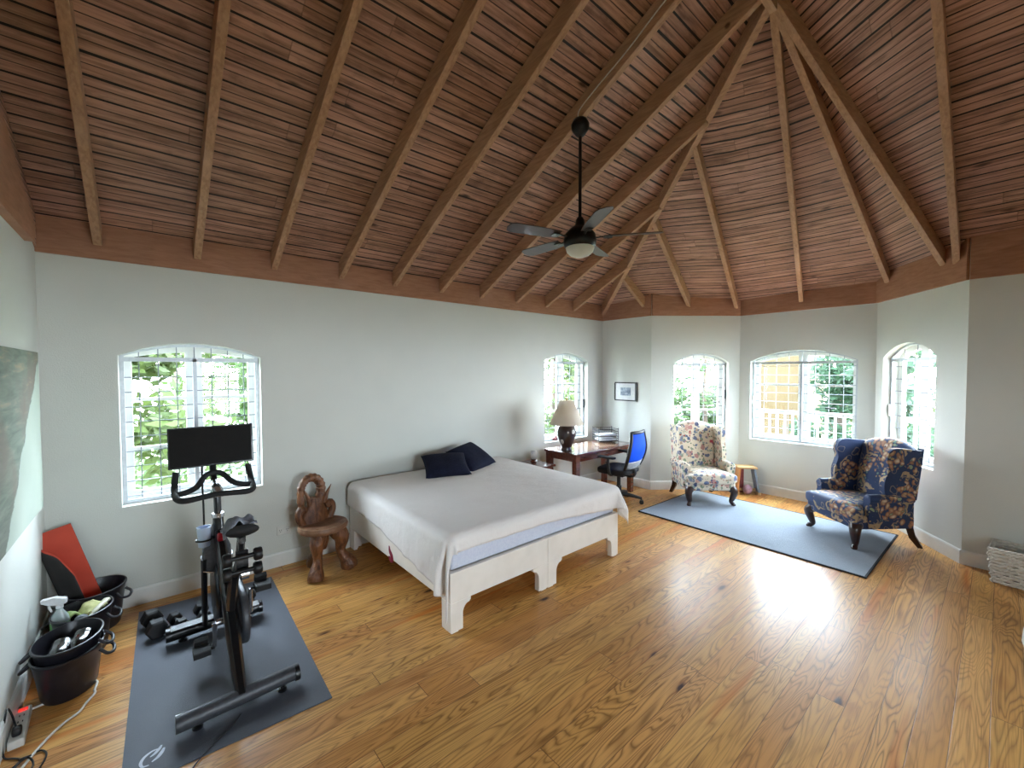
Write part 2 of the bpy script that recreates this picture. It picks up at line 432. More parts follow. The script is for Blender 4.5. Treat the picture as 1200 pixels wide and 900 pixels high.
# floor slab
f = MB(); f.prism([(-.3, .3), (7.95, .3), (7.95, YFRONT - .3), (-.3, YFRONT - .3)], (0, 0, -.12), (1, 0, 0), (0, 1, 0), (0, 0, .12))
fo = f.build('floor', M_FLOOR, smooth=0, world=False); tag(fo, kind='structure')
# baseboards
def baseboard(name, a, b):
    P = V((a[0], a[1], 0)); Q = V((b[0], b[1], 0)); U = (Q - P).normalized(); N = V((U.y, -U.x, 0))
    m = MB(); m.prism([(0, 0), (.016, 0), (.016, .12), (.010, .135), (0, .135)], P + U * .001, N, (0, 0, 1), U * ((Q - P).length - .002))
    o = m.build(name, M_TRIMW, smooth=0); tag(o, kind='structure')
for nm, p, q in (('back', A0, A1), ('corner', A1, B1), ('bay_left', B1, C1), ('bay_center', C1, D1), ('bay_right', D1, E1), ('right', E1, F1), ('left', G1, A0)):
    baseboard('baseboard_' + nm, p, q)
# fascia boards on top of the walls
def fascia(k, a, b, z1=2.985):
    P = V((a[0], a[1], HW)); Q = V((b[0], b[1], HW)); U = (Q - P).normalized(); N = V((U.y, -U.x, 0))
    m = MB(); m.prism([(0, 0), (.035, 0), (.035, z1 - HW), (0, z1 - HW)], P + U * .002 - N * .01, N, (0, 0, 1), U * ((Q - P).length - .004))
    o = m.build('trim_%d' % k, M_FASC, smooth=0, bevel=.003); tag(o, kind='structure')
for k, (p, q, z) in enumerate(((A0, A1, 3.05), (A1, B1, 3.17), (B1, C1, 3.17), (C1, D1, 3.17), (D1, E1, 3.17), (E1, F1, 3.17))): fascia(k + 1, p, q, z)
m = MB(); m.prism([(0, HW), (.33, HW), (3.4, HW), (3.4, 4.36), (.33, 2.86), (.28, 2.83), (.28, HW)][1:-1], (.0, 0, 0), (0, -1, 0), (0, 0, 1), (.045, 0, 0))
tag(m.build('trim_7', M_FASC, smooth=0), kind='structure')
# boarded gable strip above the left beam
TRIM8 = [(.0, 2.74), (.33, 2.86), (3.4, 4.36), (3.4, 4.72), (.0, 2.99)]
m = MB(); m.prism(TRIM8, (.0, 0, 0), (0, -1, 0), (0, 0, 1), (.012, 0, 0)); m.uv = lambda co, p: (co.y, co.z * 2.2)
tag(m.build('trim_8', M_BOARD, smooth=0), kind='structure')
# ------------------------------------------------------------------ roof
SL = .5; RD = .165
APB = V((4.03, -3.36, 4.50))                 # bottom of the ridge end where the fan of rafters meets
AP = APB + V((0, 0, RD))
HIPL = V((6.50, -.02, 2.81))
LOW = [V((6.50, -.80, 2.862)), V((6.965, -1.30, 2.85)), V((7.545, -1.775, 2.83)), V((7.60, -2.62, 2.83)), V((7.42, -3.56, 2.925)), V((6.71, -4.08, 2.92)), V((6.585, -4.18, 2.90))]
def hip(t): return HIPL + (APB - HIPL) * t
UPP = [hip(.235), hip(.50), hip(.735), APB, APB, APB, V((3.43, -4.18, 4.53))]
up = V((0, 0, RD))
def ceil(name, tris, uvf):
    m = MB()
    for poly in tris: m.add(poly, [list(range(len(poly)))])
    m.uv = lambda co, p: uvf(co)
    o = m.build(name, M_BOARD, smooth=0, world=False, fixn=False); tag(o, kind='structure')
    s = o.modifiers.new('sol', 'SOLIDIFY'); s.thickness = .03; s.offset = 0
    return o
k5 = math.hypot(1, SL) / SL
ceil('ceiling', [[V((-.4, .15, 2.905)), V((6.62, .15, 2.905)), AP, V((-.4, -3.36, 2.98 + SL * 3.36))]], lambda c: (c.x, c.z * k5))
def ext(lo, hi, d=.35):
    lo = lo + up; hi = hi + up; v = (lo - hi); return lo + v * (d / math.hypot(v.x, v.y))
hl = V((6.62, .15, 2.905))
fan = []
lows = [hl] + [ext(a, b) for a, b in zip(LOW, UPP)]; ups = [None] + [u + up for u in UPP]
fan.append([lows[0], lows[1], ups[1]])
for i in range(1, 6):
    a, b, c, d = lows[i], lows[i + 1], ups[i + 1], ups[i]
    # subdivide the ruled strip so it stays smooth
    N = 8
    for k in range(N):
        s0, s1 = k / N, (k + 1) / N
        q = [a.lerp(d, s0), b.lerp(c, s0), b.lerp(c, s1), a.lerp(d, s1)]
        if (q[2] - q[3]).length < 1e-4: q = q[:3]
        fan.append(q)
def fan_uv(c): return (c.y * .97 - c.x * .24, c.z * k5 * 1.04)
ceil('ceiling_fan_end', fan, fan_uv)
# right hand slope and the slope behind the camera
e7 = ext(LOW[6], UPP[6]); top7 = UPP[6] + up
ridge_end = V((3.43, -3.36, AP.z))
ceil('ceiling_right', [[lows[6], e7, top7, AP], [e7, V((e7.x, YFRONT - .2, e7.z)), V((6.9, YFRONT - .2, 2.93)), ridge_end, top7], [AP, top7, ridge_end]], lambda c: (c.y, c.z * k5))
ceil('ceiling_front', [[V((-.4, -3.36, AP.z)), ridge_end, V((6.9, YFRONT - .2, 2.93)), V((-.4, YFRONT - .2, 2.93))]], lambda c: (c.x, c.z * k5))
# rafters
ORD = ['leftmost', 'second', 'third', 'fourth', 'fifth', 'sixth', 'seventh', 'eighth', 'ninth', 'tenth']
def rafter(lo, hi, label, group, w=.052, d=RD):
    lo, hi = V(lo), V(hi); dv = hi - lo; h = V((dv.x, dv.y, 0)); L = h.length; U = h.normalized(); side = V((-U.y, U.x, 0))
    m = MB(); m.prism([(0, 0), (L, dv.z), (L, dv.z + d), (0, d)], lo - side * w / 2, U, (0, 0, 1), side * w)
    o = m.build('rafter', M_RAFT if abs(U.y) > abs(U.x) else M_RAFX, smooth=0, bevel=.004); return tag(o, label, 'rafter', group, 'structure')
RX = [.322, .925, 1.502, 2.115, 2.70, 3.302, 3.905, 4.522, 5.115, 5.74]
for k, x in enumerate(RX):
    if x < APB.x: hi = (x, -3.33, 2.815 + SL * 3.29)
    else:
        t = (HIPL.x - x) / (HIPL.x - APB.x); p = hip(t); hi = (x, p.y + .02, 2.815 + SL * (-(p.y + .02) - .04))
    extra = {5: ' that carries the ceiling fan', 9: ', short, nearest the corner'}.get(k, '')
    rafter((x, -.03, 2.815), hi, '%s rafter%s, counted from the left along the long wall' % (ORD[k], extra), 'rafters over the long wall')
rafter(HIPL, APB, 'long diagonal hip rafter rising from the room corner above the framed picture', 'fan of rafters over the bay', .06)
FL = ['shortest bay rafter, butting the hip rafter above the framed picture wall', 'bay rafter rising from above the arched window behind the cream armchair', 'bay rafter rising from the left corner of the wide bay window wall', 'bay rafter rising from above the middle of the wide arched window',
      'bay rafter rising from the right corner of the wide bay window wall', 'bay rafter landing right of the narrow window behind the blue armchair', 'rightmost rafter, almost upright in view, on the dark right hand slope']
for lo, hi, l in zip(LOW, UPP, FL): rafter(lo, hi, l, 'fan of rafters over the bay')
m = MB(); m.prism([(-.025, 0), (.025, 0), (.025, .2), (-.025, .2)], (-.2, -3.36, 4.44), (0, 1, 0), (0, 0, 1), (4.25, 0, 0))
tag(m.build('ridge_beam', M_RAFX, smooth=0), 'ridge beam along the top of the timber roof', 'beam', kind='structure')
# ------------------------------------------------------------------ bed: two white platform frames, mattress, spread, cushions
M_WHITEP = pm('white_painted_wood', 'f0e9e0', 'e6dfd5', 6, .5, bump=.0006)
M_SHEET = pm('mattress_fabric', 'd3d8e6', 'c7cde0', 60, .8, bump=.001)
def cloth_mat():
    t = NT('bedspread_cotton'); v = t.obj(); f = t.noise(v, 3, 4); g = t.noise(v, 240, 2); mp = t.n('Mapping'); t.set(mp, 'Vector', v); mp.inputs['Rotation'].default_value = (0, 0, .5); mp.inputs['Scale'].default_value = (1, 2.6, 1); s = t.noise(mp.outputs[0], 7, 5, .6, .8)
    t.bump(t.math('ADD', t.math('MULTIPLY', s, 1.0), t.math('MULTIPLY', g, .18)), .014, .7)
    return t.fin(t.mix(f, lin('e4dedb'), lin('ebe7e4')), .85, Specular_IOR_Level=.2, Sheen_Weight=.15)
M_SPREAD = cloth_mat()
BX0, BX1, BXM, BY0, BY1 = 2.165, 4.15, 3.142, -1.99, -.03
def bed_frame(x0, x1, label):
    r = thing('bed_frame', ((x0 + x1) / 2, (BY0 + BY1) / 2, 0), label, 'bed frame', group='pair of white platform bed frames')
    t = .035
    m = MB(); m.box(((x0 + x1) / 2, BY0 + t / 2, .33), (x1 - x0, t, .215)); m.build('foot_rail', M_WHITEP, r, smooth=0, bevel=.003)
    m = MB(); m.box(((x0 + x1) / 2, BY1 - t / 2, .33), (x1 - x0, t, .215)); m.build('head_rail', M_WHITEP, r, smooth=0, bevel=.003)
    for x in (x0 + t / 2, x1 - t / 2):
        m = MB(); m.box((x, (BY0 + BY1) / 2, .33), (t, BY1 - BY0 - 2 * t, .215)); m.build('side_rail', M_WHITEP, r, smooth=0, bevel=.003)
    m = MB(); m.box(((x0 + x1) / 2, (BY0 + BY1) / 2, .395), (x1 - x0 - 2 * t, BY1 - BY0 - 2 * t, .03)); m.build('platform', M_WHITEP, r, smooth=0)
    # bracket feet with a curved inner corner
    prof = [(0, .012), (.105, .012), (.105, .12)] + [(.105 + .055 * (1 - math.cos(a)), .12 + .07 * math.sin(a)) for a in [PI / 2 * i / 8 for i in range(1, 9)]] + [(.175, .205), (.175, .222), (0, .222)]
    for sx, x in ((1, x0), (-1, x1)):
        for y, dy in ((BY0, 1), (BY1, -1)):
            m = MB(); m.prism(prof, (x, y, 0), (sx, 0, 0), (0, 0, 1), (0, dy * .05, 0))
            m.box((x + sx * .0175, y + dy * .085, .117), (.035, .07, .21))
            m.box((x + sx * .04, y + dy * .03, .007), (.06, .045, .014))
            m.build('leg', M_WHITEP, r, smooth=20, bevel=.002)
    return r
bed_frame(BX0, BXM - .002, 'white painted platform bed frame nearest the carved chair, left half of the bed')
bed_frame(BXM + .002, BX1, 'white painted platform bed frame nearest the desk, right half of the bed')
mt = MB(); mt.box(((BX0 + BX1) / 2, (BY0 + BY1) / 2 + .005, .570), (BX1 - BX0 - .05, BY1 - BY0 - .05, .262))
tag(mt.build('mattress', M_SHEET, bevel=.022, seg=4), 'pale mattress showing as a bluish strip between bedspread and white foot rail', 'mattress')
# bedspread
sx0, sx1, sy0, sy1 = BX0 + .035, BX1 - .035, BY0 + .04, -.09
ZT = .715; RR = .07
Wd = sx1 - sx0; Ln = sy1 - sy0
def sst(a, b, x): x = max(0, min(1, (x - a) / (b - a))); return x * x * (3 - 2 * x)
def spread(u, v):
    # u across, v from foot to head; hang lengths vary along the hems
    hf = .165 + .10 * sst(.45, .98, u) + .27 * sst(.14, 0, u) + .05 * sst(.9, 1, u)
    hl = .27 + .18 * sst(.85, .1, v) ; hr = .26 + .05 * sst(.3, 0, v)
    s = -hl + u * (Wd + hl + hr); t = -hf + v * (Ln + hf)
    ds = -s if s < 0 else (s - Wd if s > Wd else 0.0); sg = -1 if s < 0 else 1
    dt = -t if t < 0 else 0.0
    x = sx0 + min(max(s, 0), Wd); y = sy0 + min(max(t, 0), Ln)
    z = ZT + .018 * math.sin(PI * min(max(s / Wd, 0), 1)) * math.sin(PI * min(max(t / Ln, .0), 1)) + .006 * NZ.noise((x * 2.2, y * 2.2, 1)) + .004 * NZ.noise((x * 7, y * 7, 5))
    d = math.hypot(ds, dt)
    if d > 1e-6:
        ox, oy = sg * ds / d, -dt / d
        if d < RR * PI / 2: out = RR * math.sin(d / RR); drop = RR * (1 - math.cos(d / RR))
        else: out = RR; drop = RR + d - RR * PI / 2
        k = sst(.06, .32, d)
        if ds > 0 and dt > 0:          # corner: cone folds
            a = math.atan2(dt, ds)
            out += k * (.035 + .05 * math.sin(a * 9 + .6)); drop *= .97
        else:
            along = y if ds > 0 else x
            out += k * (.012 * NZ.noise((along * 5, 3 if ds > 0 else 8, 0)) + .022 * max(0, NZ.noise((along * 9, 1, ds > 0 and 4 or 9))) + .008)
            if dt > 0: out -= .012 * k
        x += ox * out; y += oy * out; z -= drop
    return (x, y, z)
m = MB(); m.grid(spread, 130, 120)
sp = m.build('bedspread', M_SPREAD, smooth=180, fixn=True); tag(sp, 'creased off-white cotton bedspread draped over the bed, long at the corners', 'bedspread')
s = sp.modifiers.new('sol', 'SOLIDIFY'); s.thickness = .004; s.offset = 0
# dark red ribbon on the near side rail
M_RED = pm('dark_red_ribbon', '8f1834', '6e1028', 60, .7)
m = MB(); pts = bez([(0, 0), (.01, -.04), (.045, -.075), (.05, -.105), (.02, -.115), (-.01, -.095)], 6)
rb = [(BX0 - .003, -1.0 - p.x * 1.0, .33 + p.y) for p in [V((q[0], q[1], 0)) for q in pts]]
m.tube(rb, [.009 + .02 * math.sin(PI * (i + .3) / len(rb)) for i in range(len(rb))], 8, flat=.22, up=(1, 0, 0))
tag(m.build('ribbon', M_RED, smooth=60), 'small curled dark red ribbon hanging on the white side rail of the bed', 'ribbon')
# cushions
def cushion_mat():
    t = NT('navy_chenille'); v = t.obj(); f = t.noise(v, 90, 3, .7); g = t.noise(v, 8, 2)
    t.bump(f, .004)
    return t.fin(t.mix(t.rng(t.math('ADD', f, t.math('MULTIPLY', g, .4)), .5, .95), lin('0b0d1c'), lin('1c2039')), .85, Specular_IOR_Level=.2)
M_NAVY = cushion_mat()
def cushion(c, sx, sy, th, rx, rz, label, ry=0):
    def f(u, v, sg):
        a, b = 2 * u - 1, 2 * v - 1
        e = max(0, (1 - abs(a) ** 2.6)) ** .45 * max(0, (1 - abs(b) ** 2.6)) ** .45
        pin = 1 - .07 * (1 - abs(b) ** 2) * abs(a) ** 3; pin2 = 1 - .07 * (1 - abs(a) ** 2) * abs(b) ** 3
        return (a * sx / 2 * pin, b * sy / 2 * pin2, sg * th / 2 * e + .008 * NZ.noise((a * 2 + c[0], b * 2, sg)) * e)
    m = MB(); m.grid(lambda u, v: f(u, v, 1), 22, 22); m.grid(lambda u, v: f(u, v, -1), 22, 22)
    m.xf(MX.Translation(c) @ MX.Rotation(rz, 4, 'Z') @ MX.Rotation(rx, 4, 'X') @ MX.Rotation(ry, 4, 'Y'))
    o = m.build('cushion', M_NAVY, smooth=180); tag(o, label, 'cushion', 'navy cushions on the bed')
cushion((3.06, -.50, .828), .50, .38, .15, math.radians(27), math.radians(-20), 'flatter navy cushion in front, on the left, lying on the bedspread')
cushion((3.50, -.36, .835), .50, .44, .17, math.radians(30), math.radians(22), 'taller navy cushion behind, on the right, leaning back on the bedspread', ry=math.radians(-6))
# ------------------------------------------------------------------ floral wing armchairs
def floral_cream():
    t = NT('cream_floral'); v0 = t.obj()
    nv = t.n('TexNoise'); t.set(nv, 'Vector', v0); nv.inputs['Scale'].default_value = 14
    v = t.mix(.06, v0, nv.outputs['Color'], 'ADD')
    col = t.mix(t.noise(v0, 5, 2), lin('dbccb4'), lin('e2d5c1'))
    def layer(col, sc, r, dens, pal, petal=0.0):
        vo = t.vor(v, sc); sc_ = t.n('SeparateColor'); t.set(sc_, 0, vo.outputs['Color'])
        d = t.math('ADD', vo.outputs['Distance'], t.math('MULTIPLY', t.math('SUBTRACT', t.noise(v0, sc * 5, 2), .5), .35))
        m = t.math('MULTIPLY', t.rng(d, r, r + .05, 1, 0), t.math('LESS_THAN', sc_.outputs[1], dens))
        c = t.ramp(sc_.outputs[0], pal, 'CONSTANT')
        return t.mix(t.math('MULTIPLY', m, .9), col, c)
    col = layer(col, 19, .42, .62, [(0, '7f9079'), (.3, '5f6f86'), (.55, '8c9f98'), (.8, 'a98a72')])
    col = layer(col, 12, .38, .55, [(0, '5a688c'), (.25, 'b8807c'), (.5, '3d4a72'), (.7, 'c79a8e'), (.88, '7d86a0')])
    col = layer(col, 26, .33, .35, [(0, '34406a'), (.4, 'a1443f'), (.7, '55684f')])
    col = layer(col, 4.2, .16, .22, [(0, 'b6324a'), (.5, 'a83c50'), (.8, '46588c')])
    return t.fin(col, .85, Sheen_Weight=.1, Specular_IOR_Level=.25)
def floral_navy():
    t = NT('navy_floral'); v0 = t.obj()
    nv = t.n('TexNoise'); t.set(nv, 'Vector', v0); nv.inputs['Scale'].default_value = 7
    v = t.mix(.10, v0, nv.outputs['Color'], 'ADD')
    col = t.mix(t.noise(v0, 6, 2), lin('18284a'), lin('213a66'))
    big = t.vor(v, 3.7); bs = t.n('SeparateColor'); t.set(bs, 0, big.outputs['Color'])
    bd = t.math('ADD', big.outputs['Distance'], t.math('MULTIPLY', t.math('SUBTRACT', t.noise(v0, 18, 2), .5), .25))
    # tan scroll ring, sage leaves, peach clusters
    ring = t.math('MULTIPLY', t.rng(t.math('ABSOLUTE', t.math('SUBTRACT', bd, .62)), .02, .05, 1, 0), t.math('GREATER_THAN', t.noise(v0, 5, 1), .47))
    col = t.mix(t.math('MULTIPLY', ring, .85), col, lin('b79c74'))
    lf = t.vor(v, 20); ls = t.n('SeparateColor'); t.set(ls, 0, lf.outputs['Color'])
    leaf = t.math('MULTIPLY', t.rng(lf.outputs['Distance'], .36, .44, 1, 0), t.math('MULTIPLY', t.math('LESS_THAN', ls.outputs[1], .55), t.math('LESS_THAN', bd, .56)))
    col = t.mix(leaf, col, t.ramp(ls.outputs[0], [(0, '5f7d74'), (.4, '8a9a78'), (.7, 'a58b60')], 'CONSTANT'))
    pt = t.vor(v, 19); ps = t.n('SeparateColor'); t.set(ps, 0, pt.outputs['Color'])
    pm_ = t.math('MULTIPLY', t.rng(pt.outputs['Distance'], .52, .62, 1, 0), t.math('LESS_THAN', bd, .52))
    pc = t.mix(t.rng(pt.outputs['Distance'], .0, .5), t.ramp(ps.outputs[0], [(0, 'e6d2ac'), (.25, 'd8ac88'), (.5, 'ecdfc4'), (.72, 'c48e72'), (.88, 'd8bb90')], 'CONSTANT'), lin('8d6146'))
    col = t.mix(t.math('MULTIPLY', pm_, t.math('LESS_THAN', bs.outputs[0], .92)), col, pc)
    sc = t.vor(v, 9); sd = t.math('ABSOLUTE', t.math('SUBTRACT', sc.outputs['Distance'], .33))
    scr = t.math('MULTIPLY', t.rng(sd, .015, .04, 1, 0), t.math('GREATER_THAN', bd, .52))
    col = t.mix(t.math('MULTIPLY', scr, .55), col, lin('a8957a'))
    return t.fin(col, .62, Sheen_Weight=.1, Specular_IOR_Level=.4)
M_DARKLEG = pm('dark_mahogany', '3a1d14', '231009', 20, .35, coat=.3)
def soft(mb, c, d, rx=0, e=3.4, n=14):
    """rounded cushion block (superellipsoid)"""
    m = MX.Translation(c) @ MX.Rotation(rx, 4, 'X'); o = len(mb.v); f = lambda w, k: (1 if w >= 0 else -1) * abs(w) ** k
    R = []
    for i in range(n + 1):
        a = -PI / 2 + PI * i / n; ring = []
        for k in range(2 * n):
            b = 2 * PI * k / (2 * n)
            q = V((f(math.cos(a), 2 / e) * f(math.cos(b), 2 / e) * d[0] / 2, f(math.cos(a), 2 / e) * f(math.sin(b), 2 / e) * d[1] / 2, f(math.sin(a), 2 / e) * d[2] / 2))
            ring.append(m @ q)
        R.append(ring)
    return mb.loft(R)
def wing_chair(loc, rz, fab, label, W=.70, D=.70, arm_h=.56, top=1.09, arm_fwd=.02, roll=.058, seat_h=.45, flare=.0):
    """local frame: front is -y, width along x"""
    r = thing('wing_armchair', loc, label, 'armchair', rz=rz)
    def bd(mb, name, mat, **k): return mb.build(name, mat, r, world=False, **k)
    yf, yb = -D / 2, D / 2; hw = W / 2
    m = MB(); m.prism([(-hw + .03, yf + .03), (hw - .03, yf + .03), (hw - .05, yb - .06), (-hw + .05, yb - .06)], (0, 0, .20), (1, 0, 0), (0, 1, 0), (0, 0, .14))
    bd(m, 'seat_base', fab, bevel=.03, seg=4)
    m = MB(); soft(m, (0, yf + .285, seat_h - .065), (W - .15, D - .14, .17), e=5)
    soft(m, (0, yf + .065, seat_h - .075), (W - .02, .15, .15), e=4)
    bd(m, 'seat_cushion', fab, smooth=60)
    # back: camel top, raked
    bw = hw - .085
    outline = [(-bw + .02, .40), (bw - .02, .40), (bw + .005, .75), (bw, top - .10)] + [(bw * math.cos(a), top - .10 + .10 * math.sin(a) ** 1.3) for a in [PI * i / 14 for i in range(1, 14)]] + [(-bw, top - .10), (-bw - .005, .75)]
    ry = .16; Y0 = yb - .20
    m = MB()
    n = len(outline); fr = []; cx = 0
    def bp(p, dd): return V((p[0], Y0 + (p[1] - .4) * ry + dd, p[1]))
    rings = []
    for dd, sc in ((-.02, .80), (-.005, .93), (.03, 1.0), (.085, 1.0), (.10, .96)):
        rings.append([bp((p[0] * sc, .75 + (p[1] - .75) * (1 - (1 - sc) * .8)), dd) for p in outline])
    m.loft(rings); bd(m, 'backrest', fab, smooth=50)
    for s in (-1, 1):
        # rolled arm: panel plus scroll
        m = MB()
        prof = [(.0, .22), (.085, .22), (.085, arm_h - .08)] + [(.05 + roll * math.cos(a), arm_h - roll + roll * math.sin(a)) for a in [-.5 + (PI + 1.0) * i / 14 for i in range(15)]] + [(.0, arm_h - .10)]
        rings = []
        for y, sc in ((yf + .13 + arm_fwd, .90), (yf + .115 + arm_fwd + .03, 1.0), (yf + .30, 1.0), (yb - .12, .98)):
            fl = flare * (yb - y)
            rings.append([V((s * (hw - .095 + .045 + (p[0] - .045) * sc + fl), y, .40 + (p[1] - .40) * sc)) for p in prof])
        m.loft(rings); bd(m, 'armrest', fab, smooth=45)
        # wing
        wp = [(yf + .33, arm_h - .02), (yf + .32, arm_h + .12), (yf + .36, arm_h + .26), (yf + .34, top - .17), (yf + .37, top - .09), (yf + .45, top - .055), (yb - .05, top - .08), (yb - .02, top - .10), (yb - .08, arm_h - .06)]
        wp = [(p.x, p.y) for p in [V((q[0], q[1], 0)) for q in bez([(a, b, 0) for a, b in wp], 4)]]
        m = MB(); m.prism(wp, (s * (hw - .085), 0, 0), (0, 1, 0), (0, 0, 1), (s * .062, 0, 0))
        bd(m, 'wing', fab, bevel=.022, seg=4, smooth=40)
    # legs: cabriole in front, raked square behind
    for s in (-1, 1):
        x = s * (hw - .075); y = yf + .075
        p = bez([(x, y, .235), (x + s * .028, y - .03, .185), (x + s * .012, y - .012, .10), (x + s * .0, y - .0, .045), (x + s * .022, y - .028, .012)], 5)
        k = len(p); m = MB(); m.tube(p, [.043 * (1 - i / (k - 1)) + .017 + (.012 * max(0, i / (k - 1) - .8) * 5) for i in range(k)], 12); m.lathe([(.0, 0), (.026, 0), (.03, .012), (.02, .026), (0, .03)], (x + s * .022, y - .03, 0), 14)
        bd(m, 'leg', M_DARKLEG, smooth=60)
        xb_, yb_ = s * (hw - .085), yb - .10
        m = MB(); m.tube([(xb_, yb_, .25), (xb_ + s * .012, yb_ + .03, .12), (xb_ + s * .03, yb_ + .10, .0)], [.044, .039, .032], 4); m.v = [V((p.x, p.y, max(p.z, .001))) for p in m.v]; bd(m, 'leg', M_DARKLEG, smooth=0)
    return r
def face(front, back): # rotation that points local -y from back to front
    d = V((front[0] - back[0], front[1] - back[1])); return math.atan2(d.x, -d.y)
F_CREAM, F_NAVY = floral_cream(), floral_navy()
# rug under the chairs
def rug_mat():
    t = NT('rug_blue_grey'); P = t.sep(t.obj()); f = t.noise(t.obj(), 9, 4); g = t.noise(t.obj(), 320, 2, .8); h = t.noise(t.comb(t.math('MULTIPLY', P[0], 160.), t.math('MULTIPLY', P[1], 30.)), 1, 2)
    t.bump(g, .004)
    return t.fin(t.mix(t.math('MULTIPLY', t.math('ADD', g, h), .5), t.mix(f, lin('848d98'), lin('939ca6')), lin('b0b9c2')), .95, Specular_IOR_Level=.15)
M_RUG = rug_mat(); M_RUGE = pm('rug_binding', '23262c', '16181c', 60, .8)
rg = thing('area_rug', (6.20, -2.58, 0), 'blue grey flat woven rug with dark binding under both armchairs', 'rug', rz=math.radians(-1.2))
m = MB(); m.box((0, 0, .006), (1.50, 2.32, .012)); m.build('pile', M_RUG, rg, world=False, smooth=0)
for c, d in (((0, -1.168, .007), (1.536, .018, .014)), ((0, 1.168, .007), (1.536, .018, .014)), ((-.759, 0, .007), (.018, 2.32, .014)), ((.759, 0, .007), (.018, 2.32, .014))):
    m = MB(); m.box(c, d); m.build('binding', M_RUGE, rg, world=False, smooth=0, bevel=.003)
CZ = .0145
wing_chair((6.60, -1.70, CZ), face((6.37, -1.97), (6.82, -1.45)), F_CREAM, 'cream wing armchair with blue and pink floral fabric, by the left bay window', W=.72, D=.70, arm_h=.57, top=1.10, roll=.062, seat_h=.44, arm_fwd=.0)
wing_chair((6.55, -3.49, CZ), face((6.27, -3.26), (6.83, -3.73)), F_NAVY, 'navy wing armchair with cream flower bouquets, on the right end of the rug', W=.76, D=.74, arm_h=.57, top=1.10, roll=.05, seat_h=.44, arm_fwd=.03)
# ------------------------------------------------------------------ office chair
M_BLK = pm('black_plastic', '17181b', '0e0f11', 40, .42)
M_BLKF = pm('black_fabric', '15161a', '0c0d10', 160, .85, bump=.002)
def mesh_blue():
    t = NT('blue_mesh'); v = t.obj(); f = t.noise(v, 300, 1); return t.fin(t.mix(f, (.0, .06, .62, 1), (.0, .09, .80, 1)), .7, Specular_IOR_Level=.2)
M_BLUE = mesh_blue(); M_LUMB = pm('grey_lumbar', 'a9adb6', '90959f', 40, .5)
oc = thing('office_chair', (5.61, -.98, 0), 'black swivel office chair with bright blue mesh back, pulled up to the desk', 'office chair', rz=face((5.58, -.62), (5.63, -1.10)))
def ob(m, n, mt, **k): return m.build(n, mt, oc, world=False, **k)
m = MB(); soft(m, (0, -.01, .475), (.50, .48, .10), e=4.5, rx=.03); ob(m, 'seat', M_BLKF, smooth=60)
def backp(u, w):   # u -1..1 across, w 0..1 up
    wd = .20 + .045 * math.sin(PI * min(1, w * 1.15)) - .02 * w
    return V((u * wd, .20 + .05 * w + .05 * math.sin(w * PI) - .045 * (1 - u * u) * -1 + .03 * w * w, .53 + .50 * w))
lp = [backp(-1, w / 12) for w in range(13)] + [backp(u / 6, 1) for u in range(-5, 6)] + [backp(1, 1 - w / 12) for w in range(13)] + [backp(-u / 6, 0) for u in range(-5, 6)]
m = MB(); m.tube(lp, .024, 8, closed=True); ob(m, 'back_frame', M_BLK, smooth=60)
m = MB(); m.grid(lambda u, v: backp(2 * u - 1, .20 + .80 * v), 10, 14); ob(m, 'back_mesh', M_BLUE, solid=.006, smooth=60)
m = MB(); m.grid(lambda u, v: backp(2 * u - 1, .02 + .18 * v), 10, 6); ob(m, 'lumbar_panel', M_LUMB, solid=.012, smooth=60)
m = MB(); m.tube(bez([(0, .05, .41), (0, .20, .40), (0, .25, .46), (0, .235, .56)], 5), .03, 8, flat=.5); ob(m, 'back_bracket', M_BLK)
for s in (-1, 1):
    a = MB(); a.tube(bez([(s * .20, .02, .43), (s * .285, .02, .45), (s * .29, .0, .56), (s * .285, -.01, .665)], 5), .022, 8, flat=.6); ao = ob(a, 'armrest', M_BLK, smooth=60)
    p = MB(); soft(p, (s * .285, -.03, .68), (.085, .27, .035), e=4, n=8); p.build('arm_pad', M_BLKF, ao, world=False, smooth=60)
m = MB(); m.box((0, 0, .41), (.22, .24, .04)); ob(m, 'seat_mechanism', M_BLK, bevel=.01)
m = MB(); m.cyl((0, 0, .10), (0, 0, .40), .027, 16); m.cyl((0, 0, .06), (0, 0, .24), .038, 16); ob(m, 'gas_column', M_BLK)
for k in range(5):
    a = math.radians(-10 + 72 * k); d = V((math.sin(a), -math.cos(a), 0))
    m = MB(); m.tube([V((0, 0, .125)), d * .16 + V((0, 0, .115)), d * .31 + V((0, 0, .082))], [.034, .027, .019], 8); so = ob(m, 'spoke', M_BLK)
    n = V((-d.y, d.x, 0)); m = MB()
    for q in (-1, 1): m.cyl(d * .31 + n * q * .008 + V((0, 0, .03)), d * .31 + n * q * .027 + V((0, 0, .03)), .03, 14)
    m.cyl(d * .31 + V((0, 0, .03)), d * .31 + V((0, 0, .09)), .008, 8); m.build('caster', M_BLK, so, world=False)
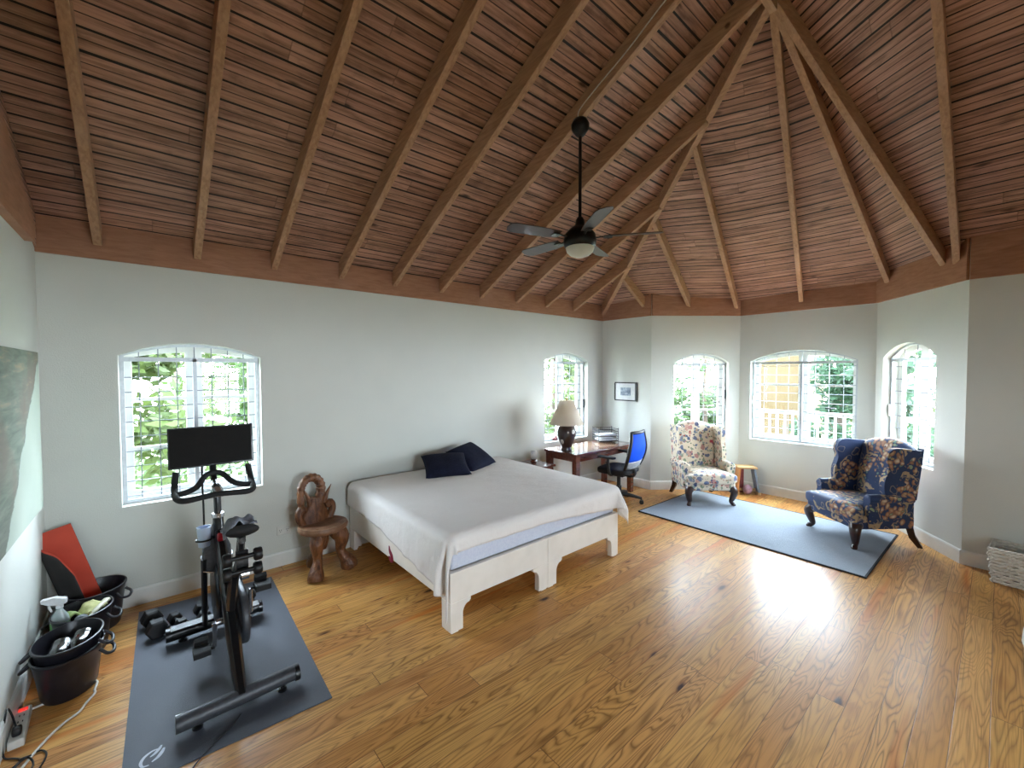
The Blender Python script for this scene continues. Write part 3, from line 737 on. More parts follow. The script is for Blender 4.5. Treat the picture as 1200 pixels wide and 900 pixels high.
# ------------------------------------------------------------------ carved wooden chair with a horned head for a back
def carved():
    t = NT('carved_wood'); v = t.obj(); mp = t.n('Mapping'); t.set(mp, 'Vector', v); mp.inputs['Scale'].default_value = (1, 1, .35)
    g = t.noise(mp.outputs[0], 22, 4, .6, .8); h = t.noise(v, 60, 2)
    t.bump(t.math('ADD', g, t.math('MULTIPLY', h, .4)), .012)
    return t.fin(t.mix(t.rng(g, .35, .7), lin('4c2a17'), lin('8a5a37')), .42, Specular_IOR_Level=.45)
M_CARV = carved(); M_SEATW = pm('carved_seat_wood', '8d6a50', '6a4630', 14, .45, bump=.004, detail=5)
cc = thing('carved_chair', (1.80, -.37, 0), 'low carved wooden chair with disc seat and looped horn back, beside the bed', 'carved chair', rz=math.radians(14))
def cb(m, n, mt, **k): return m.build(n, mt, cc, world=False, **k)
m = MB(); m.lathe([(0, .385), (.19, .385), (.215, .40), (.222, .425), (.212, .447), (.17, .440), (0, .432)], n=36, sy=.92); cb(m, 'seat', M_SEATW, smooth=50)
for (x, y, tx, ty) in ((-.13, -.11, -.15, -.13), (.13, -.10, .16, -.13), (0, .11, .0, .15)):
    m = MB(); p = bez([(x * .55, y * .55, .40), (x * .95, y * .95, .30), (x * .9, y * .9, .17), (tx * 1.0, ty * 1.0, .07), (tx * 1.12, ty * 1.15, 0)], 5); k = len(p)
    m.tube(p, [.062 - .012 * math.sin(PI * i / (k - 1)) + .012 * math.sin(3 * PI * i / (k - 1)) for i in range(k)], 12, flat=1.15); cb(m, 'leg', M_CARV, smooth=60)
m = MB(); m.tube([(-.02, -.02, .40), (.0, 0, .29), (.01, .01, .20)], [.06, .05, .02], 10); cb(m, 'centre_boss', M_CARV, smooth=60)
# back: shoulders, neck loop, pointed ears
m = MB(); rings = []
for z, w, d, y in ((.43, .14, .045, .13), (.50, .135, .05, .135), (.56, .105, .05, .14), (.61, .075, .045, .145), (.66, .055, .04, .15)):
    rings.append([V((w * math.cos(a) * (1 if abs(math.cos(a)) < .9 else 1), y + d * math.sin(a), z)) for a in [2 * PI * k / 16 for k in range(16)]])
m.loft(rings); bk = cb(m, 'backrest', M_CARV, smooth=60)
for s in (-1, 1):
    m = MB(); m.tube(bez([(s * .13, .12, .44), (s * .165, .12, .52), (s * .15, .12, .585), (s * .10, .125, .565)], 4), [.035] * 9 + [.038] * 3 + [.03], 10)
    m.build('shoulder', M_CARV, bk, world=False, smooth=60)
pts = [(-.13, .14, .56), (-.135, .145, .66)] + [(-.03 + .098 * math.cos(a), .15, .745 + .115 * math.sin(a)) for a in [PI - PI * i / 8 for i in range(9)]] + [(.06, .15, .68), (.045, .15, .60)]
pts = bez(pts, 4); k = len(pts)
m = MB(); m.tube(pts, [(.030 + .016 * i / k) * (1 + .10 * math.sin(i * 1.9)) for i in range(k)], 12, up=(0, 1, 0)); m.build('horn_loop', M_CARV, bk, world=False, smooth=50)
for x, lean in ((-.055, -.06), (.085, .07)):
    m = MB(); m.tube([(x, .13, .60), (x + lean * .35, .12, .68), (x + lean, .115, .765)], [.024, .018, .003], 8); m.build('ear', M_CARV, bk, world=False, smooth=60)
# ------------------------------------------------------------------ exercise mat, bike, weights
def mat_rubber():
    t = NT('exercise_mat_rubber'); v = t.obj(); f = t.noise(v, 260, 2, .8); g = t.noise(v, 4, 3)
    t.bump(f, .002)
    return t.fin(t.mix(t.math('MULTIPLY', t.math('ADD', f, g), .5), lin('3b3f48'), lin('575c68')), t.rng(f, .3, .7, .42, .62), Specular_IOR_Level=.5)
M_MAT = mat_rubber(); M_MATW = pm('mat_print', 'c9d0dc', 'b9c1cf', 80, .6)
em = thing('exercise_mat', (.935, -1.08, 0), 'dark grey rubber mat under the exercise bike, pale emblem in one corner', 'mat')
m = MB(); m.add([(.495, -.165, 0), (1.395, -.20, 0), (1.345, -2.03, 0), (.452, -1.985, 0), (.495, -.165, .006), (1.395, -.20, .006), (1.345, -2.03, .006), (.452, -1.985, .006)],
    [(3, 2, 1, 0), (4, 5, 6, 7), (0, 1, 5, 4), (1, 2, 6, 5), (2, 3, 7, 6), (3, 0, 4, 7)]); m.build('sheet', M_MAT, em, smooth=0)
# printed emblem: an open leaning loop with two slanted strokes
m = MB()
def stroke(pts, w):
    pts = bez([(a, b, 0) for a, b in pts], 6); n = len(pts); vs = []
    for i, p in enumerate(pts):
        d = (pts[min(i + 1, n - 1)] - pts[max(i - 1, 0)]).normalized(); k = w * (.35 + .65 * math.sin(PI * min(1, (i + 1) / n * 1.0)))
        q = V((-d.y, d.x, 0)) * k; vs += [(p.x + q.x, p.y + q.y, .0066), (p.x - q.x, p.y - q.y, .0066)]
    m.add(vs, [(2 * i, 2 * i + 1, 2 * i + 3, 2 * i + 2) for i in range(n - 1)])
stroke([(.600, -1.792), (.590, -1.812), (.573, -1.832), (.556, -1.842)], .008)
stroke([(.588, -1.808), (.562, -1.808), (.535, -1.826), (.522, -1.855), (.528, -1.885), (.552, -1.893)], .007)
stroke([(.609, -1.818), (.600, -1.842), (.584, -1.866), (.562, -1.880)], .009)
m.build('emblem_print', M_MATW, em, smooth=0)
M_BIKE = pm('bike_black_metal', '1a1a1d', '111113', 50, .32, .3, coat=.25)
M_BIKEG = pm('bike_charcoal', '44464c', '36383d', 50, .45, .1)
M_RUB = pm('bike_grip_rubber', '141416', '0d0d0f', 120, .7, bump=.001)
M_SILV = pm('bike_silver', 'c9cbcf', 'b1b4b9', 50, .22, .9)
M_SCRB = pm('screen_glass', '15110f', '100d0c', 20, .6, spec=.15)
M_REDK = pm('red_knob_plastic', 'b3122a', '8e0d20', 30, .35)
M_CUP = pm('frosted_cup_plastic', 'c4d3e8', 'adc0dc', 10, .35)
M_CLOTH = pm('grey_saddle_cloth', '8f93a0', '767b8a', 60, .9, bump=.003)
BX = .94
bk = thing('exercise_bike', (BX, -1.30, .006), 'black exercise bike with a large blank screen on the dark grey mat', 'exercise bike')
def bb(m, n, mt, par=None, **k): return m.build(n, mt, par or bk, **k)
# childs of childs carry no origin of their own: local space equals the bike's
for nm, y, lz, x0, x1 in (('rear_stabilizer', -1.785, .054, .655, 1.232), ('front_stabilizer', -.825, .052, .64, 1.21)):
    m = MB(); m.tube([(x0, y - .01, lz + .022), (x0 + .02, y - .01, lz + .022), (x1 - .02, y + .01, lz + .022), (x1, y + .01, lz + .022)], .042, 18)
    st = bb(m, nm, M_BIKEG if y < -1 else M_BIKE, smooth=50)
    for x in (x0 + .012, x1 - .012):
        m = MB(); m.cyl((x - .012, y, lz + .022), (x + .012, y, lz + .022),   .0435, 18); c = m.build('end_cap', M_BIKE, st, world=False, smooth=50); c.data.transform(MX.Translation(-V(bk['_o'])))
    for x in (x0 + .09, x1 - .09):
        m = MB(); m.lathe([(.0, .007), (.024, .007), (.024, .018), (.010, .022), (.010, .05)], (x, y, 0), 14); c = m.build('levelling_foot', M_BIKE, st, world=False); c.data.transform(MX.Translation(-V(bk['_o'])))
# flat top plate of the front stabilizer, window reflection put into its silver colour
m = MB(); m.box((.925, -.845, .118), (.52, .075, .006)); bb(m, 'stabilizer_glare_plate', M_SILV, bevel=.002)
# main diagonal beam from rear foot to the handlebar mast
def beam(mb, path, wx, wd):
    path = [V(p) for p in path]; n = len(path); R = []
    for i, p in enumerate(path):
        d = (path[min(i + 1, n - 1)] - path[max(i - 1, 0)]).normalized(); nn = V((1, 0, 0)).cross(d).normalized()
        a, b = wx[i] / 2, wd[i] / 2
        R.append([p + V((1, 0, 0)) * sx * a * f + nn * sy * b * g for sx, sy, f, g in ((1, 1, .5, 1), (1, 1, 1, .5), (1, -1, 1, .5), (1, -1, .5, 1), (-1, -1, .5, 1), (-1, -1, 1, .5), (-1, 1, 1, .5), (-1, 1, .5, 1))])
    return mb.loft(R)
m = MB(); beam(m, bez([(BX, -1.80, .08), (BX, -1.66, .17), (BX, -1.50, .30), (BX, -1.32, .47), (BX - .003, -1.14, .64), (BX - .008, -1.03, .78)], 4), [.05 + .022 * math.sin(PI * i / 20) for i in range(21)], [.07 + .05 * math.sin(PI * i / 20) for i in range(21)])
bb(m, 'main_beam', M_BIKE, smooth=50)
# seat tube, post, saddle with its cloth
m = MB(); beam(m, [(BX, -1.40, .36), (BX + .004, -1.47, .52), (BX + .008, -1.54, .66)], [.055, .05, .05], [.09, .075, .065]); bb(m, 'seat_tube', M_BIKE, smooth=50)
SXo = .995
m = MB(); m.tube([(BX + .008, -1.53, .63), (BX + .03, -1.57, .74), (BX + .045, -1.585, .90)], .022, 12); m.tube([(SXo - .02, -1.68, .90), (SXo - .02, -1.45, .90)], .018, 10); bb(m, 'seat_post', M_BIKE)
m = MB(); m.lathe([(0, -.02), (.034, -.02), (.034, .02), (0, .02)], (BX + .06, -1.555, .66), 14, m=MX.Rotation(PI / 2, 3, 'Y').to_4x4()); bb(m, 'adjuster_lever', M_SILV)
R = []
for i in range(13):
    w = i / 12; y = -1.40 - .29 * w; hw = .022 + .062 * sst(.35, .95, w) - .006 * sst(.93, 1, w); h = .028 + .012 * w; zc = .945 - .012 * math.sin(PI * w) + .012 * sst(.75, 1, w)
    k = .25 if i in (0, 12) else 1
    R.append([V((SXo - .015 + .03 * w * 0 + hw * k * math.cos(a), y, zc + h * k * math.sin(a) * (1 if math.sin(a) > 0 else .8))) for a in [2 * PI * q / 16 for q in range(16)]])
m = MB(); m.loft(R); sd = bb(m, 'saddle', M_RUB, smooth=60)
def clothf(u, v):
    x = SXo - .105 + .165 * u; y = -1.66 + .17 * v; z = .978 + .03 * NZ.noise((u * 4, v * 3, 2)) + .035 * math.exp(-((u - .45) ** 2) / .02) * (1 - v * .5) - .05 * sst(.25, 0, u)
    return (x, y, z)
m = MB(); m.grid(clothf, 24, 16); c = m.build('saddle_cloth', M_CLOTH, bk, solid=.004, smooth=180)
# belt guard (right side), crank, pedals
m = MB(); pr = [(.17 * math.cos(a) + 0, .17 * math.sin(a)) for a in [PI / 2 + PI * i / 16 for i in range(17)]] + [(.36 + .10 * math.cos(a), .08 + .10 * math.sin(a)) for a in [-PI / 2 + PI * i / 12 for i in range(13)]]
m.prism(pr, (BX + .052, -1.33, .305), (0, 1, 0), (0, 0, 1), (.045, 0, 0)); bb(m, 'belt_guard', M_BIKEG, bevel=.014, seg=3, smooth=40)
m = MB(); m.cyl((BX - .065, -1.33, .305), (BX + .115, -1.33, .305), .022, 14); ax = bb(m, 'crank_axle', M_SILV)
for s, x in ((-1, BX - .072), (1, BX + .118)):
    dv = V((0, .035 * -s, -.168 * -s if s > 0 else -.168)); e = V((x, -1.33, .305)) + dv
    m = MB(); m.tube([(x, -1.33, .305), e], [.014, .011], 8, flat=.7); cr = bb(m, 'crank_arm', M_SILV)
    m = MB(); px = e.x + s * .065
    m.box((px, e.y, e.z + .012), (.088, .095, .012)); m.box((px, e.y, e.z - .012), (.088, .095, .012)); m.box((px, e.y + .045, e.z), (.088, .012, .03)); m.box((px, e.y - .045, e.z), (.088, .012, .03)); m.cyl((e.x, e.y, e.z), (px, e.y, e.z), .009, 8)
    m.box((px, e.y + .06, e.z + .03), (.07, .03, .05), rx=.5)
    p = m.build('pedal', M_RUB, cr, world=False, smooth=0, bevel=.003); p.data.transform(MX.Translation(-V(bk['_o'])))
# flywheel in a broad shouldered fork
m = MB(); m.lathe([(0, -.028), (.17, -.028), (.215, -.022), (.225, -.012), (.225, .012), (.215, .022), (.17, .028), (0, .028)], (BX - .015, -.93, .335), 40, m=MX.Rotation(PI / 2, 4, 'Y')); fl = bb(m, 'flywheel', pm('flywheel_steel', '3a3b40', '2b2c30', 30, .3, .8), smooth=40)
m = MB(); m.prism([(-.026, .82), (.026, .82), (.034, .76), (.072, .66), (.082, .55), (.06, .50), (-.062, .50), (-.092, .55), (-.086, .66), (-.038, .76)], (BX - .012, -1.00, 0), (1, 0, 0), (0, 0, 1), (0, .07, 0)); bb(m, 'fork_crown', M_BIKEG, bevel=.012, seg=3, smooth=40)
for s, a in ((-1, -.078), (1, .066)):
    m = MB(); beam(m, [(BX - .012 + a, -.965, .60), (BX - .012 + a, -.93, .35), (BX - .012 + a * .95, -.86, .09)], [.036, .032, .032], [.09, .075, .07]); bb(m, 'fork_blade', M_BIKE, smooth=50)
m = MB(); m.tube(bez([(BX - .10, -1.005, .52), (BX - .03, -1.02, .50), (BX + .05, -1.02, .485)], 4), .006, 6); bb(m, 'fork_trim', M_SILV)
# mast, collar, stem, handlebar, screen
HXc = .932
m = MB(); m.tube([(BX - .01, -1.02, .74), (HXc, -.985, .87)], [.034, .031], 14); bb(m, 'head_tube', M_BIKE)
m = MB(); m.lathe([(.02, -.018), (.036, -.014), (.036, .014), (.02, .018)], (HXc, -.982, .882), 18); bb(m, 'mast_collar', M_SILV)
m = MB(); m.tube([(HXc, -.985, .86), (HXc, -.96, 1.02)], .022, 12); bb(m, 'handlebar_mast', M_BIKE)
m = MB(); m.tube(bez([(HXc, -.975, 1.0), (HXc, -.955, 1.045), (HXc, -.90, 1.06), (HXc, -.82, 1.075)], 4), [.036] * 5 + [.032] * 4 + [.025] * 4, 12, flat=.8); bb(m, 'stem', M_SILV, smooth=60)
m = MB()
L, Rr = .708, 1.160
base = bez([(L + .012, -.75, 1.165), (L + .004, -.77, 1.10), (L, -.82, 1.045), (L + .008, -.93, 1.018), (L + .05, -.985, 1.012), (HXc - .09, -.99, 1.02), (HXc, -.985, 1.025), (HXc + .09, -.99, 1.02), (Rr - .05, -.985, 1.012), (Rr - .008, -.93, 1.018), (Rr, -.82, 1.045), (Rr - .004, -.77, 1.10), (Rr - .012, -.75, 1.165)], 6)
m.tube(base, .020, 12)
hump = bez([(L + .006, -.86, 1.032), (L + .06, -.865, 1.04), (L + .12, -.85, 1.065), (HXc - .05, -.80, 1.125), (HXc, -.79, 1.138), (HXc + .05, -.80, 1.125), (Rr - .12, -.85, 1.065), (Rr - .06, -.865, 1.04), (Rr - .006, -.86, 1.032)], 6)
m.tube(hump, .019, 12); hb = bb(m, 'handlebar', M_RUB, smooth=60)
m = MB(); m.tube(bez([(HXc, -.83, 1.05), (HXc, -.775, 1.10), (HXc, -.735, 1.17), (HXc, -.70, 1.26)], 4), .021, 10); bb(m, 'screen_post', M_BIKE)
tilt = math.radians(-7); MS = MX.Translation((HXc, -.735, 1.327)) @ MX.Rotation(tilt, 4, 'X') @ MX.Rotation(math.radians(-3), 4, 'Z')
m = MB(); m.box((0, .012, 0), (.508, .024, .288)); m.box((0, .03, 0), (.30, .03, .18)); m.xf(MS); scn = bb(m, 'screen', M_BIKE, bevel=.006)
m = MB(); m.box((0, -.002, 0), (.488, .004, .268)); m.xf(MS); g = m.build('screen_glass', M_SCRB, scn, world=False, smooth=0); g.data.transform(MX.Translation(-V(bk['_o'])))
m = MB(); m.tube(bez([(.875, -.70, 1.24), (.868, -.72, 1.12), (.862, -.86, .90), (.858, -.93, .74), (.868, -.93, .58), (.90, -.93, .46)], 6), .006, 8); bb(m, 'power_lead', M_RUB, smooth=60)
# red resistance knob, frosted cup in its holder
m = MB(); m.lathe([(0, -.02), (.022, -.02), (.026, 0), (.022, .022), (0, .026)], (BX - .006, -1.115, .765), 16, m=MX.Rotation(-.8, 4, 'X')); bb(m, 'resistance_knob', M_REDK, smooth=50)
m = MB(); m.tube([(BX - .01, -1.03, .75), (BX - .06, -1.03, .745)], .012, 8); m.tube([V((BX - .092 + .044 * math.cos(a), -1.03 + .044 * math.sin(a), .745)) for a in [2 * PI * i / 20 for i in range(20)]], .006, 6, closed=True); bb(m, 'cup_holder', M_BIKE)
# weight rack behind the saddle with its two dumbbells
m = MB(); m.tube(bez([(.975, -1.62, .88), (.972, -1.66, .84), (.97, -1.685, .76)], 4), .016, 8); m.box((.97, -1.69, .785), (.06, .018, .13)); m.box((.97, -1.705, .745), (.05, .05, .012)); m.box((.97, -1.705, .82 - .0), (.05, .012, .03)); bb(m, 'weight_bracket', M_BIKE, smooth=50)
M_IRON = pm('black_iron', '1b1a1c', '121113', 60, .45, .3, bump=.0005)
c = thing('frosted_cup', (BX - .092, -1.03, .70), 'pale frosted plastic cup hanging in the holder on the left of the exercise bike', 'cup')
m = MB(); m.lathe([(0, 0), (.032, 0), (.040, .125), (.042, .13), (.038, .13), (.030, .006), (0, .006)], n=24); m.build('body', M_CUP, c, world=False, smooth=50)
def round_bell(loc, label, rz=0.0, r=.036, half=.062):
    t = thing('dumbbell', loc, label, 'dumbbell', rz=rz, group='small round dumbbells on the bike')
    m = MB(); m.cyl((-half, 0, 0), (half, 0, 0), .013, 10); m.build('handle', M_IRON, t, world=False)
    for s in (-1, 1):
        m = MB(); m.lathe([(0, -.02), (r * .86, -.02), (r, -.012), (r, .012), (r * .86, .02), (r * .5, .02), (r * .45, .015), (0, .015)], (s * (half + .012), 0, 0), 22, m=MX.Rotation(PI / 2 * s, 4, 'Y')); m.build('weight_head', M_IRON, t, world=False, smooth=45)
round_bell((.968, -1.735, .828), 'upper round dumbbell held in the rack behind the bike saddle')
round_bell((.966, -1.735, .748), 'lower round dumbbell held in the rack behind the bike saddle')
# hexagonal dumbbells on the mat by the front stabilizer
M_HEX = pm('hex_rubber', '1d1c1e', '141315', 70, .5, bump=.0006)
def hex_bell(loc, rz, r, half, label):
    t = thing('dumbbell', loc, label, 'dumbbell', rz=rz, group='hexagonal dumbbells on the mat')
    h = r * math.cos(PI / 6)
    m = MB(); m.tube([(0, -half, h), (0, -half * .3, h), (0, half * .3, h), (0, half, h)], [.014, .018, .018, .014], 12); m.build('handle', M_SILV, t, world=False)
    for s in (-1, 1):
        R = []
        for q, k in ((half - .02, .82), (half - .008, 1), (half + r * .75, 1), (half + r * .9, .84)):
            R.append([V((r * k * math.cos(a), s * q, h + r * k * math.sin(a))) for a in [PI / 3 * i for i in range(6)]])
        m = MB(); m.loft(R); m.build('weight_head', M_HEX, t, world=False, smooth=0, bevel=.003)
    return t
hex_bell((.583, -.56, .007), math.radians(8), .066, .075, 'largest hexagonal dumbbell, on the near left corner of the mat beside the bike')
hex_bell((.715, -.60, .007), math.radians(14), .045, .06, 'hexagonal dumbbell behind the left half of the front stabilizer')
hex_bell((.86, -.60, .007), math.radians(4), .050, .06, 'hexagonal dumbbell behind the front stabilizer, next to the bike fork')
hex_bell((1.155, -.62, .007), math.radians(-10), .050, .06, 'hexagonal dumbbell at the right end of the front stabilizer')
# ------------------------------------------------------------------ desk corner
def desk_wood():
    t = NT('desk_mahogany'); v = t.obj(); mp = t.n('Mapping'); t.set(mp, 'Vector', v); mp.inputs['Scale'].default_value = (1, 8, 8)
    g = t.noise(mp.outputs[0], 5, 4, .6, .4); return t.fin(t.mix(t.rng(g, .35, .7), lin('4a2218'), lin('6b3424')), .25, Coat_Weight=.5, Coat_Roughness=.08)
M_DESK = desk_wood()
def stone():
    t = NT('desk_inset_stone'); v = t.obj(); f = t.noise(v, 6, 5, .6, .8); k = t.vor(v, 9)
    return t.fin(t.mix(k.outputs['Distance'], t.mix(f, lin('8f6a4e'), lin('b08f72')), lin('7a5a44')), .12, Coat_Weight=.5, Coat_Roughness=.05)
M_STONE = stone()
DX0, DX1, DY0, DY1, DZ = 4.86, 6.24, -.84, -.24, .752
dk = thing('desk', ((DX0 + DX1) / 2, (DY0 + DY1) / 2, 0), 'dark reddish wooden desk with a glossy stone-look top under the small arched window', 'desk')
def db(m, n, mt, **k): return m.build(n, mt, dk, **k)
m = MB()
for d in (DY0 + .04, DY1 - .04): m.box(((DX0 + DX1) / 2, d, DZ - .016), (DX1 - DX0, .08, .032))
for x in (DX0 + .04, DX1 - .04): m.box((x, (DY0 + DY1) / 2, DZ - .016), (.08, DY1 - DY0 - .16, .032))
db(m, 'top_frame', M_DESK, bevel=.004, smooth=0)
m = MB(); m.box(((DX0 + DX1) / 2, (DY0 + DY1) / 2, DZ - .0145), (DX1 - DX0 - .16, DY1 - DY0 - .16, .027)); db(m, 'top_inset', M_STONE, smooth=0)
for y in (DY0 + .055, DY1 - .055): m = MB(); m.box(((DX0 + DX1) / 2, y, DZ - .075), (DX1 - DX0 - .17, .022, .086)); db(m, 'long_apron', M_DESK, smooth=0)
for x in (DX0 + .055, DX1 - .055): m = MB(); m.box((x, (DY0 + DY1) / 2, DZ - .075), (.022, DY1 - DY0 - .17, .086)); db(m, 'end_apron', M_DESK, smooth=0)
for x in (DX0 + .055, DX1 - .055):
    for y in (DY0 + .055, DY1 - .055):
        m = MB(); m.tube([(x, y, 0), (x, y, DZ - .033)], [.05, .056], 4); m.xf(MX.Translation((x, y, 0)) @ MX.Rotation(PI / 4, 4, 'Z') @ MX.Translation((-x, -y, 0))); db(m, 'leg', M_DESK, smooth=0, bevel=.003)
# table lamp
M_CER = pm('brown_ceramic', '33211d', '241613', 9, .32, coat=.4); M_PATCH = pm('pale_leaf_patch', 'd8d3cc', 'c5bfb7', 30, .6); M_BRASS = pm('brass', 'a88a55', '8f7446', 30, .35, .8)
def shade():
    t = NT('cream_lampshade'); v = t.obj(); f = t.noise(v, 120, 2); t.bump(f, .0008)
    tr = t.n('BsdfTranslucent'); tr.inputs[0].default_value = lin('efe6d6'); mx = t.n('MixShader'); mx.inputs[0].default_value = .45
    t.fin(t.mix(f, lin('f2eade'), lin('eae0d2')), .85); t.set(mx, 1, t.b.outputs[0]); t.set(mx, 2, tr.outputs[0]); t.t.links.new(mx.outputs[0], t.out.inputs[0]); return t.m
LX, LY = 5.02, -.52
lp = thing('table_lamp', (LX, LY, DZ + .001), 'brown ceramic table lamp with a cream cone shade on the desk', 'lamp')
m = MB(); m.lathe([(0, 0), (.075, 0), (.078, .012), (.066, .03), (.075, .06), (.105, .13), (.128, .21), (.132, .27), (.118, .325), (.085, .355), (.05, .365), (.04, .38), (0, .38)], n=36); by = m.build('body', M_CER, lp, world=False, smooth=60)
def body_r(z):
    P = [(.03, .066), (.06, .075), (.13, .105), (.21, .128), (.27, .132), (.325, .118), (.355, .085)]
    for (a, b), (c, d) in zip(P, P[1:]):
        if a <= z <= c: return b + (d - b) * (z - a) / (c - a)
    return .1
for ang, z0, sz in ((3.25, .13, .06), (-1.62, .27, .055)):
    m = MB()
    def pf(u, v):
        z = z0 - sz / 2 + sz * v; a = ang + (u - .5) * sz / .12 * (.6 + .4 * math.sin(PI * v)); r = body_r(z) + .002; return (r * math.cos(a), r * math.sin(a), z)
    m.grid(pf, 6, 8); m.build('leaf_patch', M_PATCH, by, world=False, smooth=60, solid=.002)
m = MB(); m.cyl((0, 0, .37), (0, 0, .72), .007, 8)
for k in range(3):
    a = 2 * PI * k / 3; m.cyl((0, 0, .69), (.092 * math.cos(a), .092 * math.sin(a), .69), .0025, 6)
m.build('stem', M_BRASS, lp, world=False); m = MB(); m.lathe([(0, .70), (.008, .70), (.012, .715), (.006, .73), (0, .735)], n=12); m.build('finial', M_BRASS, lp, world=False, smooth=60)
m = MB(); m.lathe([(.235, .365), (.095, .70)], n=40); m.f = [f for f in m.f if len(f) == 4]; m.build('lamp_shade', shade(), lp, world=False, smooth=60, solid=.003)
# letter tray with two stacks of paper
M_WIRE = pm('black_wire', '22242b', '16181d', 40, .4, .5); M_PAPER = pm('paper', 'eceded', 'dfe1e4', 30, .8)
TX, TY, TZ = 6.02, -.44, DZ + .001
tr = thing('letter_tray', (TX, TY, TZ), 'black wire letter tray of three tiers at the right end of the desk', 'letter tray', rz=math.radians(-30))
tw, td = .32, .25
for k, z in enumerate((.025, .095, .165)):
    m = MB(); lo = [(-tw / 2, -td / 2, z), (tw / 2, -td / 2, z), (tw / 2, td / 2, z), (-tw / 2, td / 2, z)]
    m.tube(lo, .004, 6, closed=True); m.tube([(x, y, z + .042) for x, y, _ in lo], .003, 6, closed=True)
    for i in range(1, 12): x = -tw / 2 + tw * i / 12; m.cyl((x, -td / 2, z), (x, td / 2, z), .0022, 6)
    for i in range(1, 8): y = -td / 2 + td * i / 8; m.cyl((-tw / 2, y, z), (-tw / 2, y, z + .042), .002, 5); m.cyl((tw / 2, y, z), (tw / 2, y, z + .042), .002, 5)
    for i in range(1, 10): x = -tw / 2 + tw * i / 10; m.cyl((x, td / 2, z), (x, td / 2, z + .042), .002, 5)
    m.build('tier', M_WIRE, tr, world=False)
for sx in (-1, 1):
    for sy in (-1, 1):
        m = MB(); m.cyl((sx * tw / 2, sy * td / 2, 0), (sx * tw / 2, sy * td / 2, .225), .005, 6); m.build('post', M_WIRE, tr, world=False)
for z, h, l in ((.103, .022, 'white paper stack on the middle tier of the wire letter tray'), (.030, .026, 'white paper stack on the bottom tier of the wire letter tray')):
    m = MB()
    for k in range(5): m.box((.006 * math.sin(k * 3), .006 * math.cos(k * 2), z + h * (k + .5) / 5), (.27, .20, h / 5.5), rz=.03 * math.sin(k * 5))
    m.xf(MX.Translation((TX, TY, TZ)) @ MX.Rotation(math.radians(-30), 4, 'Z')); tag(m.build('paper_stack', M_PAPER, smooth=0), l, 'papers')
# bits near the desk
M_PINK = pm('dusty_red_glaze', '8a4a48', '6e3436', 30, .5)
m = MB(); m.lathe([(0, 0), (.03, 0), (.034, .012), (.02, .03), (.012, .045), (.016, .055), (0, .06)], (5.43, .07, .781), 16); m.ell((5.38, .07, .80), (.035, .016, .017), 12, 8); m.ell((5.39, .065, .795), (.02, .02, .014), 10, 6)
tag(m.build('figurine', M_PINK, smooth=60), 'small reddish figurine on the window sill beside the lamp', 'figurine')
M_BOXW = pm('white_carton', 'dcdcda', 'cfd0cf', 20, .6)
wb = thing('white_box', (6.38, -.56, 0), 'small white box on the floor beside the desk leg, under the letter tray end', 'box', rz=.05)
m = MB(); m.box((0, 0, .075), (.16, .20, .15)); m.build('carton', M_BOXW, wb, world=False, bevel=.004); m = MB(); m.box((0, 0, .152), (.165, .205, .012)); m.build('lid', M_BOXW, wb, world=False, bevel=.003)
nsx, nsy = 4.50, -.34
ns = thing('bedside_table', (nsx, nsy, 0), 'low dark wooden bedside table between the bed and the desk', 'bedside table')
m = MB(); m.box((nsx, nsy, .585), (.50, .46, .03)); m.build('top', M_DESK, ns, bevel=.006)
m = MB(); m.box((nsx, nsy, .51), (.42, .38, .12)); m.build('apron_box', M_DESK, ns, smooth=0)
m = MB(); m.box((nsx, nsy - .195, .51), (.34, .012, .09)); dr = m.build('drawer', M_DESK, ns, bevel=.003); m = MB(); m.ell((0, -.195 - .018, .51), (.013, .013, .013), 10, 8); m.build('knob', M_BRASS, dr, world=False, smooth=60)
for sx in (-1, 1):
    for sy in (-1, 1): m = MB(); m.tube([(nsx + sx * .19, nsy + sy * .17, 0), (nsx + sx * .19, nsy + sy * .17, .45)], [.024, .034], 4); m.build('leg', M_DESK, ns, smooth=0)
cj = thing('candle_jar', (4.65, -.24, .601), 'white dimpled candle jar on a dark foot, standing on the bedside table', 'candle')
m = MB(); m.lathe([(0, 0), (.048, 0), (.05, .01), (.03, .02), (.04, .035), (0, .035)], n=20); m.build('foot', M_DESK, cj, world=False, smooth=50)
m = MB(); m.lathe([(0, .035), (.034, .035), (.045, .055), (.049, .09), (.045, .13), (.034, .152), (.02, .158), (0, .158)], n=24); m.build('jar', pm('white_wax', 'd4d2ce', 'bcbab6', 45, .6, bump=.004), cj, world=False, smooth=60)
# framed picture on the short wall
def print_mat():
    t = NT('grey_print'); v = t.obj(); f = t.noise(v, 18, 5, .65, .6); g = t.noise(v, 5, 2)
    return t.fin(t.ramp(t.math('ADD', t.math('MULTIPLY', f, .7), t.math('MULTIPLY', g, .3)), [(.3, '3f4a5e'), (.48, '8b97aa'), (.6, 'c7d0dc'), (.75, '6c788c')]), .5)
fp = thing('framed_picture', (XB - .013, -.475, 1.372), 'small framed grey print with white mat and black frame on the narrow wall', 'picture')
m = MB()
for c, d in (((XB - .013, -.475, 1.381), (.024, .412, .018)), ((XB - .013, -.475, 1.669), (.024, .412, .018)), ((XB - .013, -.272, 1.525), (.024, .018, .27)), ((XB - .013, -.672, 1.525), (.024, .03, .27))): m.box(c, d)
m.build('frame', M_BLK, fp, smooth=0)
m = MB(); m.box((XB - .008, -.475, 1.525), (.008, .39, .28)); m.build('mat_board', M_PAPER, fp, smooth=0)
m = MB(); m.box((XB - .0135, -.475, 1.525), (.004, .19, .13)); m.build('print', print_mat(), fp, smooth=0)
